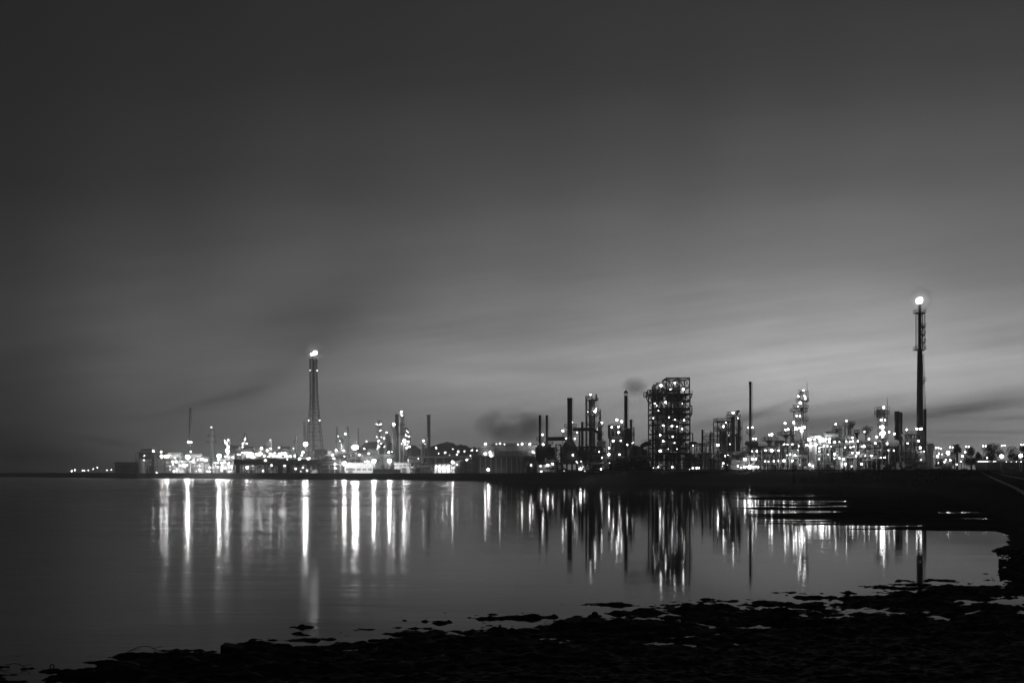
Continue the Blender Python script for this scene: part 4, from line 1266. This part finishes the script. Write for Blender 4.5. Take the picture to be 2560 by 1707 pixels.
# twin dark towers, flare stack, silo
chimney('broader taller half of the pair of squat black stacks', 2236, 2248.8, 1028, 442, m='soot', flare=1.0, rim=0, ladder=False, group='squat black stacks')
chimney('narrower shorter half of the pair of squat black stacks', 2247.5, 2256, 1030.5, 446, m='soot', flare=1.0, rim=0, ladder=False, group='squat black stacks')
T = Thing('flare_stack', 'tallest flare stack, slim guyless tube burning at the tip on the right', 'flare stack', 2299.6, 440)
z_ = T.zz
MB().lathe(0, 0, [(T.m(8.3), 0), (T.m(7.6), z_(1000)), (T.m(6.4), z_(900)), (T.m(5.9), z_(878)), (T.m(4.2), z_(874))], 22).build('tapered_shaft', 'soot', T)
MB().lathe(0, 0, [(T.m(3.9), z_(874)), (T.m(3.6), z_(781)), (T.m(3.4), z_(778)), (T.m(3.4), z_(760))], 16).build('tip_section', 'soot', T)
platform(T, 874, 2287.5, 2310, 2.2)
platform(T, 782, 2287.5, 2310.5, 2)
b = MB()
for q in (2293, 2309):
    for dy in (-1.4, 1.4):
        b.bar((T.x(q), dy, z_(874)), (T.x(q), dy, z_(782)), .22)
    for k in range(19):
        b.bar((T.x(q), -1.4, z_(874 - k * 4.9)), (T.x(q), 1.4, z_(874 - k * 4.9)), .12)
        b.bar((T.x(q), 0, z_(874 - k * 4.9)), (0, 0, z_(874 - k * 4.9)), .16)
b.build('ladder_frame', 'dark', T)
for yv, c_ in ((817, 2311), (855, 2311), (836, 2310)):
    platform(T, yv, 2300, c_, 1.6)
b = MB()
for dx in (0, 3.2):
    b.bar(T.L(2306 + dx, 885, -1), T.L(2312 + dx, 1062, -1), .14)
for k in range(34):
    t = k / 34
    b.bar(T.L(2306 + 6 * t, 885 + 177 * t, -1), T.L(2309.2 + 6 * t, 885 + 177 * t, -1), .1)
b.build('ladder', 'dark', T)
platform(T, 951, 2301, 2312, 1.5)
flame(T, [(2298, 752, 8.2, 8)])
chimney('straight black stack close against the right side of the flare stack', 2308.6, 2316, 1022.5, 436, m='soot', flare=1.02, rim=0, ladder=False)
T = Thing('platform_unit', 'railed platform unit with three bright lamps at the flare stack foot', 'platform unit', 2281, 430)
frame_part(T, [2261, 2271, 2283, 2294, 2303], [1165, 1148, 1130, 1112, 1086], 7, .32, (0, 2))
platform(T, 1086, 2260, 2303, 3.8)
platform(T, 1112, 2280, 2309, 3.8)
for q, yv, r in ((2268, 1084, 3.4), (2288, 1095, 6), (2296, 1120, 5), (2277, 1110, 4)):
    MB().lathe(T.x(q), 0, [(T.m(r), 0), (T.m(r), T.zz(yv) - 1), (.4, T.zz(yv))], 16).build('vessel', 'mid', T)
T.lamps('7:622,661,S 7:767,650,S 7:810,652,B 7:828,648,S 7:793,823,S', -5, .2)
T = Thing('silo', 'tall pale cylindrical silo tank right of the flare stack', 'silo', 2325.8, 415)
r_ = T.m(9)
MB().lathe(0, 0, [(r_, 0), (r_, T.zz(1121)), (r_ * 1.012, T.zz(1120.8)), (r_ * 1.012, T.zz(1120)), (r_, T.zz(1119.8)), (r_, T.zz(1110)), (r_ * .7, T.zz(1108.6)), (.2, T.zz(1108))], 28).build('shell', 'tank', T)
MB().tube([(-r_ * .3, -r_ - .1, 0), (-r_ * .3, -r_ - .1, 6)], .12).build('drain_pipe', 'mid', T)
T = hall('low grey fluted shed between the flare stack foot and pale silo', 2262, 2316, 1155, 408, 9, 'mid', name='fluted_shed', eave=.2)
for i in range(14):
    q = T.x(2300 + i * 1.15)
    MB().box(q, q + .09, -.1, 0, 0, T.zz(1156)).build('rib', 'steel', T, False)
hall('small pale hut with a dark doorway below the lamp cluster tower', 2214, 2236, 1161, 405, 5, 'pale', name='hut', cat='hut', door=2218, eave=.2)
T = Thing('pipe_loop', 'low white pipe loop by the road, right of the pale silo', 'pipe', 2346, 395)
MB().tube([T.L(2338, 1175), T.L(2338, 1169), T.L(2350, 1168.5), T.L(2353, 1171), T.L(2353, 1177)], .35, 10).build('loop', 'white', T)
T = process_unit('thin dim structure with small lamps between the silo and the palm', 2337, 2376, 1148, 420, 8, 48, '7:1087,1007,B 7:1068,1048,S 7:1187,1100,B 7:1253,1102,B 7:1168,1130,B 7:1132,1018,w 7:1145,1200,w 7:1080,1143', nves=3, ndrum=2, npipe=12, levels=2, tone=('steel', 'mid', 'dark'))

# street lights and floodlights on the far right
for i, (x, y) in enumerate([(1055, 925), (1260, 915), (1488, 908), (1737, 899), (2012, 891), (2292, 880)]):
    px, py = K(7, x, y)
    light_mast('tall double headed street light behind the trees, %s of six' % ORD[i], px, py, 470 - 14 * i, 'b', .16, 'double headed street lights', 2, 'street_light', 'street light', 3.2)
light_mast('single small lamp post between the first two street lights', 2351, 1121.3, 450, 'b', .15, name='lamp_post', cat='lamp post')
for (x, y, c, l) in ((1208, 998, 'X', 'brilliant starry floodlight left of the palm tree'), (1418, 1047, 'S', 'bright floodlight in front of the palm tree trunk'), (1985, 1048, 'X', 'brilliant floodlight before the far right trees, left of two'), (2262, 1037, 'X', 'brilliant floodlight at the right edge beside the road')):
    px, py = K(7, x, y)
    light_mast(l, px, py, 392, c, .2)
for (x, y, c, l) in ((1458, 985, 'B', 'medium lamp beside the palm crown'), (1335, 1165, 'b', 'low lamp over the white barrier'), (1395, 1122, 'w', 'faint lamp under the palm tree'), (1775, 1070, 'b', 'lone lamp above the lit roadside wall')):
    px, py = K(7, x, y)
    light_mast(l, px, py, 400, c, .14, name='lamp_post', cat='lamp post')
T = Thing('roadside_wall', 'low pale wall lit in a bright line along the far road', 'wall', 2500, 425)
MB().box(T.x(2440), T.x(2600), 0, .5, 0, T.zz(1150.6)).build('wall', 'dark', T, False)
MB().box(T.x(2440), T.x(2600), -.4, .9, T.zz(1154), T.zz(1152.6)).build('coping', 'white', T, False)
for i in range(9):
    T.lamp(2446 + i * 4.4 + (8 if i > 6 else 0), 1153.2, '.', -1.2)
for q in (2516, 2528, 2541, 2553):
    T.lamp(q, 1154, '.', -1.2)
T = Thing('road_barrier', 'white road barrier beam on short posts left of the road', 'barrier', 2395, 380)
MB().box(T.x(2376), T.x(2414), -.15, .15, T.zz(1176), T.zz(1173)).build('beam', 'white', T, False)
for q in (2379, 2395, 2411):
    MB().box(T.x(q) - .15, T.x(q) + .15, .15, .4, 0, T.zz(1174)).build('post', 'mid', T, False)
T = Thing('sign_board', 'small square white sign board on a post by the road', 'sign', 2427, 372)
MB().box(T.m(-3), T.m(3), -.1, .05, T.zz(1163.5), T.zz(1157)).build('panel', 'white', T, False)
MB().cyl((0, .1, 0), (0, .1, T.zz(1158)), .1, n=8).build('post', 'steel', T)
T = Thing('cabinet', 'pale box cabinet beside the road under the right floodlight', 'cabinet', 2531, 300)
MB().box(T.m(-5), T.m(5), 0, 1, T.zz(1172.5), T.zz(1168)).build('body', 'tank', T, False)
MB().box(T.m(-4), T.m(-3), .2, .8, -1, T.zz(1172.5)).box(T.m(3), T.m(4), .2, .8, -1, T.zz(1172.5)).build('leg', 'steel', T, False)
MB().box(T.m(-5.3), T.m(5.3), -.1, 1.1, T.zz(1168), T.zz(1167.6)).build('lid', 'steel', T, False)

# pipeline along the top of the bank
T = Thing('bank_pipeline', 'long dark pipeline on low sleepers along the top of the bank', 'pipeline', 1840, 398)
MB().tube([T.L(1390, 1175.4), T.L(2262, 1175.4)], .22, 8).build('upper_pipe', 'dark', T)
MB().tube([T.L(1390, 1178.2, -.8), T.L(2262, 1178.2, -.8)], .15, 8).build('lower_pipe', 'pale', T)
for i in range(60):
    q = T.x(1392 + i * 14.7)
    MB().box(q - .12, q + .12, -1, .35, -.5, T.zz(1176.2)).build('sleeper', 'dark', T, False)
# ================================================================== trees, shrubs, road edges, shore litter, smoke
def crown_mesh(R, rx, ry, rz, n, leaf, clumps=9, m='leaf'):
    b = MB()
    cs = []
    for i in range(clumps):
        t, u = R.uniform(0, 6.28), R.uniform(-.55, .9)
        q = math.sqrt(max(0, 1 - u * u)) * R.uniform(.35, .8)
        cs.append((rx * q * math.cos(t), ry * q * math.sin(t), rz * u * .75, R.uniform(.28, .5)))
    for i in range(n):
        c = R.choice(cs)
        d = Vector((R.gauss(0, 1), R.gauss(0, 1), R.gauss(0, 1))).normalized() * R.random() ** .4 * c[3]
        p = Vector((c[0] + d.x * rx, c[1] + d.y * ry, c[2] + d.z * rz))
        a = Vector((R.gauss(0, 1), R.gauss(0, 1), R.gauss(0, .6))).normalized() * leaf * R.uniform(.6, 1.3)
        e = a.cross(Vector((R.gauss(0, 1), R.gauss(0, 1), R.gauss(0, 1)))).normalized() * leaf * R.uniform(.3, .6)
        k = len(b.v)
        b.v += [tuple(p - a), tuple(p + e), tuple(p + a), tuple(p - e)]
        b._f([(k, k + 1, k + 2, k + 3)])
    return b, cs


def tree(label, px, ytop, wpx, D, name='tree', n=1500, zc=.62, seed=1, group=None, ztrunk=None, leaf=.35):
    T = Thing(name, label, 'tree', px, D, group)
    R = random.Random(seed)
    h = T.zz(ytop)
    rx = T.m(wpx) / 2
    rz = h * (1 - zc) * 1.12
    zc_ = h * zc
    b, cs = crown_mesh(R, rx, rx * .8, rz, n, leaf)
    b.v = [(x, y, z + zc_) for x, y, z in b.v]
    b.build('crown', 'leaf', T, False)
    t = MB().cyl((0, 0, -.6), (.2, 0, zc_ * .55), .38, .26, 8).cyl((.2, 0, zc_ * .55), (0, .2, zc_), .26, .14, 8)
    for c in cs[:7]:
        t.cyl((.2, 0, zc_ * .55), (c[0] * .85, c[1] * .85, zc_ + c[2] * .85), .14, .03, 6)
    t.build('trunk', 'bark', T)
    return T


tree('broad spreading tree behind the far right floodlights, left of two', 2483, 1110, 66, 460, seed=3, n=2200)
tree('round topped tree cut by the right edge of the view', 2545, 1109, 64, 455, seed=4, n=2200)
tree('low dark bushy tree just right of the palm', 2428, 1120, 44, 440, seed=5, n=1800, zc=.55)
tree('small dark tree left below the palm crown', 2374, 1127, 30, 440, seed=6, n=900, zc=.55)
tree('low rounded tree standing in front of the lit roadside wall gap', 2452, 1136, 40, 445, seed=7, n=1400, zc=.5)

T = Thing('palm_tree', 'bushy palm tree with drooping fronds right of the brilliant floodlight', 'palm tree', 2393, 425)
R = random.Random(9)
zc_ = T.zz(1121)
tr = MB()
for i in range(8):
    tr.cyl((0, 0, zc_ * i / 8), (0, 0, zc_ * (i + 1) / 8), .5 - .012 * i, .43 - .012 * i, 10)
tr.build('trunk', 'bark', T)
for i in range(54):
    t, up = R.uniform(0, 6.28), R.uniform(-.5, 1.35)
    L = T.m(R.uniform(12, 16))
    p = Vector((0, 0, zc_))
    d = Vector((math.cos(t) * math.cos(up), math.sin(t) * math.cos(up), math.sin(up)))
    b = MB()
    for k in range(7):
        q = p + d * L / 7
        sd = d.cross(Vector((0, 0, 1))).normalized() * (.5 * (1 - (k / 7) ** 2) + .08)
        for s_ in (-1, 1):
            for j in range(3):
                o_ = p.lerp(q, j / 3)
                e_ = o_ + sd * s_ * 1.3 + d * .35 - Vector((0, 0, .25))
                kk = len(b.v)
                b.v += [tuple(o_), tuple(o_ + d * .22), tuple(e_)]
                b._f([(kk, kk + 1, kk + 2)])
        b.bar(p, q, .07)
        p = q
        d = (d + Vector((0, 0, -.17 - .02 * k))).normalized()
    b.build('frond', 'leaf', T, False)


def gz(x, y):
    return float(land_height(np.array([[x]]), np.array([[y]]))[0, 0])


def shrub(label, px, py, w, D, seed, name='shrub', n=420, group=None):
    x = (px - CX) / F * D
    T = Thing(name, label, 'shrub', px, D, group, z=gz(x, D) - .1)
    R = random.Random(seed)
    h = max(1.2, T.zz(py))
    b, cs = crown_mesh(R, T.m(w) / 2, T.m(w) / 2, h * .55, n, .17, 7)
    b.v = [(x_, y_, z + h * .5) for x_, y_, z in b.v]
    b.build('foliage', 'leaf', T, False)
    t = MB()
    for c in cs:
        t.cyl((0, 0, 0), (c[0] * .8, c[1] * .8, h * .5 + c[2]), .07, .02, 5)
    t.build('stem', 'bark', T)
    return T


SH = [(2186, 1147, 12), (2196, 1143, 9), (2252, 1156, 12), (2272, 1163, 26), (2286, 1158, 34), (2300, 1170, 30), (2330, 1180, 34), (2352, 1182, 30), (2380, 1181, 34), (2050, 1167, 10), (1982, 1164, 12), (2108, 1168, 14), (2130, 1166, 12), (2215, 1176, 30), (2160, 1180, 34), (2408, 1182, 26)]
LB = ['thin upright shrub on the bank before the lamp cluster tower', 'second thin upright shrub hugging its neighbour before the lamp cluster tower', 'upright dark shrub before the squat black stacks', 'spreading shrub left of the biggest bank bush', 'biggest dark bush on the bank, before the flare stack', 'low shrub right under the biggest bank bush', 'low dark shrub in front of the pale silo foot', 'low dark shrub right of the pale silo foot', 'low shrub before the white road barrier', 'small dark shrub below the brightest pipe rack block', 'small dark shrub below the antenna column', 'small round shrub left of the dark saucer pole', 'small round shrub right beside the dark saucer pole', 'wide low shrub on the bank below the pale hut', 'wide low shrub on the bank left of the pale hut', 'low shrub where the bank meets the road']
for i, ((px, py, w_), l_) in enumerate(zip(SH, LB)):
    shrub(l_, px, py, w_, 372 + (i * 7) % 20, 60 + i, n=520 if w_ > 20 else 260)
R = random.Random(5)
gr = MB()
for i in range(5200):       # rank grass and scrub along the bank
    D_ = R.uniform(345, 400) if i % 3 else R.uniform(250, 400)
    px = R.uniform(1560, 2500)
    x = (px - CX) / F * D_
    z = gz(x, D_)
    if z < .5:
        continue
    for k in range(2):
        h = R.uniform(.3, 1.0)
        dx, dy = R.uniform(-.3, .3), R.uniform(-.3, .3)
        kk = len(gr.v)
        gr.v += [(x + dx - .12, D_ + dy, z - .1), (x + dx + .12, D_ + dy, z - .1), (x + dx + R.uniform(-.3, .3), D_ + dy, z + h)]
        gr._f([(kk, kk + 1, kk + 2)])
o = gr.build('grass', 'leaf', None, False)
tag(o, 'dark rank grass growing along the bank crest', 'grass', kind='stuff')

for i, (px, py, w_) in enumerate(((97, 1176.5, 14), (110, 1178, 12))):
    T = shrub(('left' if i == 0 else 'right') + ' one of two dark scrub clumps on the far low spit', px, py, w_, 2085, 90 + i, n=300)

# road with its two pale kerbs, right of frame
P1 = [(2446, 1178), (2462, 1186), (2475, 1192.5), (2500, 1204), (2530, 1217), (2560, 1230.5), (2600, 1248)]
P2 = [(2470, 1178.2), (2485, 1182), (2502, 1187), (2530, 1193), (2560, 1198.5), (2600, 1206)]


def onland(px, py):
    best = None
    for D_ in np.arange(90, 420, .5):
        x = (px - CX) / F * D_
        zl = CAMZ + (H - py) * D_ / F
        e = abs(2.4 + 2.5 * float(smooth((D_ - 105) / 300)) - zl)
        if best is None or e < best[0]:
            best = (e, x, D_)
    return best[1], best[2]


for pts, l_, wd in ((P1, 'pale stone kerb along the near edge of the road', .26), (P2, 'pale stone kerb along the far edge of the road', .26)):
    q = [onland(*p) for p in pts]
    b = MB()
    for i in range(len(q) - 1):
        for k in range(6):
            a = [q[i][j] + (q[i + 1][j] - q[i][j]) * (k + .04) / 6 for j in (0, 1)]
            c = [q[i][j] + (q[i + 1][j] - q[i][j]) * (k + .96) / 6 for j in (0, 1)]
            b.bar((a[0], a[1], gz(*a) + .1), (c[0], c[1], gz(*c) + .1), wd)
    o = b.build('kerb', 'kerb', None, False)
    o['kind'] = 'structure'

# litter on the near mud
T = None
def onmud(px, py):
    D_ = CAMZ * F / (py - H)
    return (px - CX) / F * D_, D_


def near_thing(name, label, cat, px, py, group=None):
    x, y = onmud(px, py)
    z = max(0., float(near_height(np.array([[x]]), np.array([[y]]))[0, 0]))
    T = Thing(name, label, cat, px, y, group, z=z)
    return T


for px, py, l_ in ((360, 1640, 'arched bare branch lying half in the shallows, nearer the middle'), (32, 1672, 'arched bare branch at the left edge of the shore')):
    T = near_thing('branch', l_, 'branch', px, py, 'bare branches at the water edge')
    m1 = T.m
    MB().tube([(m1(-44), 0, -.03), (m1(-31), .05, m1(5)), (m1(-18), .1, m1(10)), (m1(-3), .12, m1(12)), (m1(11), .1, m1(11)), (m1(24), .05, m1(6)), (m1(33), .1, m1(1)), (m1(40), .1, -.04)], .008, 6).build('arch', 'drift', T)
    MB().tube([(m1(-40), 0, 0), (m1(-27), .1, m1(4)), (m1(-16), .2, m1(4.5))], .006, 5).build('twig', 'drift', T)
    MB().tube([(m1(17), .1, m1(6)), (m1(30), .2, m1(8)), (m1(43), .1, m1(12))], .006, 5).build('twig', 'drift', T)
for px, py, l_ in ((450, 1634, 'small upright wire ring on the mud, nearer the middle'), (130, 1668, 'small upright wire ring on the mud near the left edge')):
    T = near_thing('wire_ring', l_, 'ring', px, py, 'wire rings on the mud')
    rr = T.m(5)
    MB().tube([(rr * math.cos(t * .45), 0, rr * .7 + rr * math.sin(t * .45)) for t in range(15)], .012, 6).build('ring', 'drift', T)
T = near_thing('concrete_block', 'slanted dark concrete block standing at the water edge', 'concrete block', 575, 1633)
b = MB()
a_, h1, h2 = T.m(24), T.m(19), T.m(11)
b.v += [(-a_, 0, -.2), (a_, 0, -.2), (a_, .5, -.2), (-a_, .5, -.2), (-a_, 0, h1), (a_, 0, h2), (a_, .5, h2), (-a_, .5, h1)]
b._f([(0, 3, 2, 1), (4, 5, 6, 7), (0, 1, 5, 4), (1, 2, 6, 5), (2, 3, 7, 6), (3, 0, 4, 7)])
b.build('block', 'drift', T, False)
b = MB().box(T.m(20), T.m(40), .1, .5, -.2, T.m(6))
b.build('broken_foot', 'drift', T, False)
T = near_thing('mooring_stump', 'short weathered stump on the mud near the middle of the shore', 'stump', 1487, 1545)
MB().lathe(0, 0, [(.13, -.2), (.11, .1), (.09, .17), (.04, .2)], 10).build('post', 'drift', T)
MB().lathe(T.m(-9), .1, [(.14, -.2), (.1, .06), (.03, .1)], 8).build('foot_stone', 'drift', T)


# ------------------------------------------------------------------ smoke and steam: closed volumes with billowing density
def plume(name, label, lobes, D, dens, scale, col=.5, aniso=.3, w=(.38, .72), c=None):
    b = MB()
    x0 = sum(l[0] for l in lobes) / len(lobes)
    X0 = (x0 - CX) / F * D
    for (px, py, rx, ry) in lobes:
        z = CAMZ + (H - py) * D / F
        r = rx * D / F
        b.ball(((px - CX) / F * D - X0, 0, z), r, 14, 10, ry / rx)
    o = b.build(name, [], None)
    o.location = (X0, D, 0)
    rm = o.modifiers.new('merge', 'REMESH')
    rm.mode = 'VOXEL'
    rm.voxel_size = max(.6, lobes[0][2] * D / F / 6)
    m = bpy.data.materials.new(name)
    m.use_nodes = True
    nt = m.node_tree
    nt.nodes.remove(nt.nodes['Principled BSDF'])
    gg = NG(nt)
    tc = nt.nodes.new('ShaderNodeTexCoord')
    n = gg.noise(tc.outputs['Object'], scale, 4, .55)
    d = gg.mapr(n, w[0], w[1], 0, dens)
    sp_ = nt.nodes.new('ShaderNodeSeparateXYZ')
    nt.links.new(tc.outputs['Object'], sp_.inputs[0])
    k = D / F
    q = [g_ for g_ in (gg.mul(gg.sub(sp_.outputs[0], (c[0] - x0) * k), 1 / (c[2] * k)), gg.mul(sp_.outputs[1], 1 / (c[4] * k)), gg.mul(gg.sub(sp_.outputs[2], CAMZ + (H - c[1]) * k), 1 / (c[3] * k)))]
    rr_ = gg.add(gg.add(gg.mul(q[0], q[0]), gg.mul(q[1], q[1])), gg.mul(q[2], q[2]))
    d = gg.mul(d, gg.mapr(rr_, 1., .1))
    pv = nt.nodes.new('ShaderNodeVolumePrincipled')
    pv.inputs['Color'].default_value = (col, col, col, 1)
    pv.inputs['Anisotropy'].default_value = aniso
    nt.links.new(d, pv.inputs['Density'])
    nt.links.new(pv.outputs[0], nt.nodes['Material Output'].inputs['Volume'])
    o.data.materials.append(m)
    tag(o, label, name, kind='stuff')
    return o


plume('steam', 'broad dark cloud of steam standing over the cooling tower', [(1200, 1066, 42, 40), (1240, 1062, 50, 52), (1280, 1062, 50, 50), (1325, 1068, 44, 42), (1365, 1066, 40, 38)], 840, .085, .03, .2, w=(.3, .62), c=(1282, 1064, 110, 54, 45))
plume('smoke', 'small dark puff of smoke drifting from the rain capped chimney', [(1562, 980, 26, 26), (1585, 972, 34, 32), (1610, 962, 30, 30)], 507, .13, .08, .08, w=(.34, .7), c=(1588, 968, 42, 32, 26))
for (px, py, D_, rr_px, dn, l_) in ((787, 880, 960, 38, .05, 'thin smoke added for a glow around the flame of the lattice flare tower'), (2299, 750, 440, 40, .11, 'thin smoke added for a glow around the flame of the tallest flare stack')):
    plume('smoke', l_, [(px, py, rr_px, rr_px)], D_, dn, .12, .9, 0., w=(.2, .7), c=(px + 2, py - 2, rr_px * .9, rr_px * .9, rr_px * .9))  # smoke volumes added around both flames to give them a halo of light
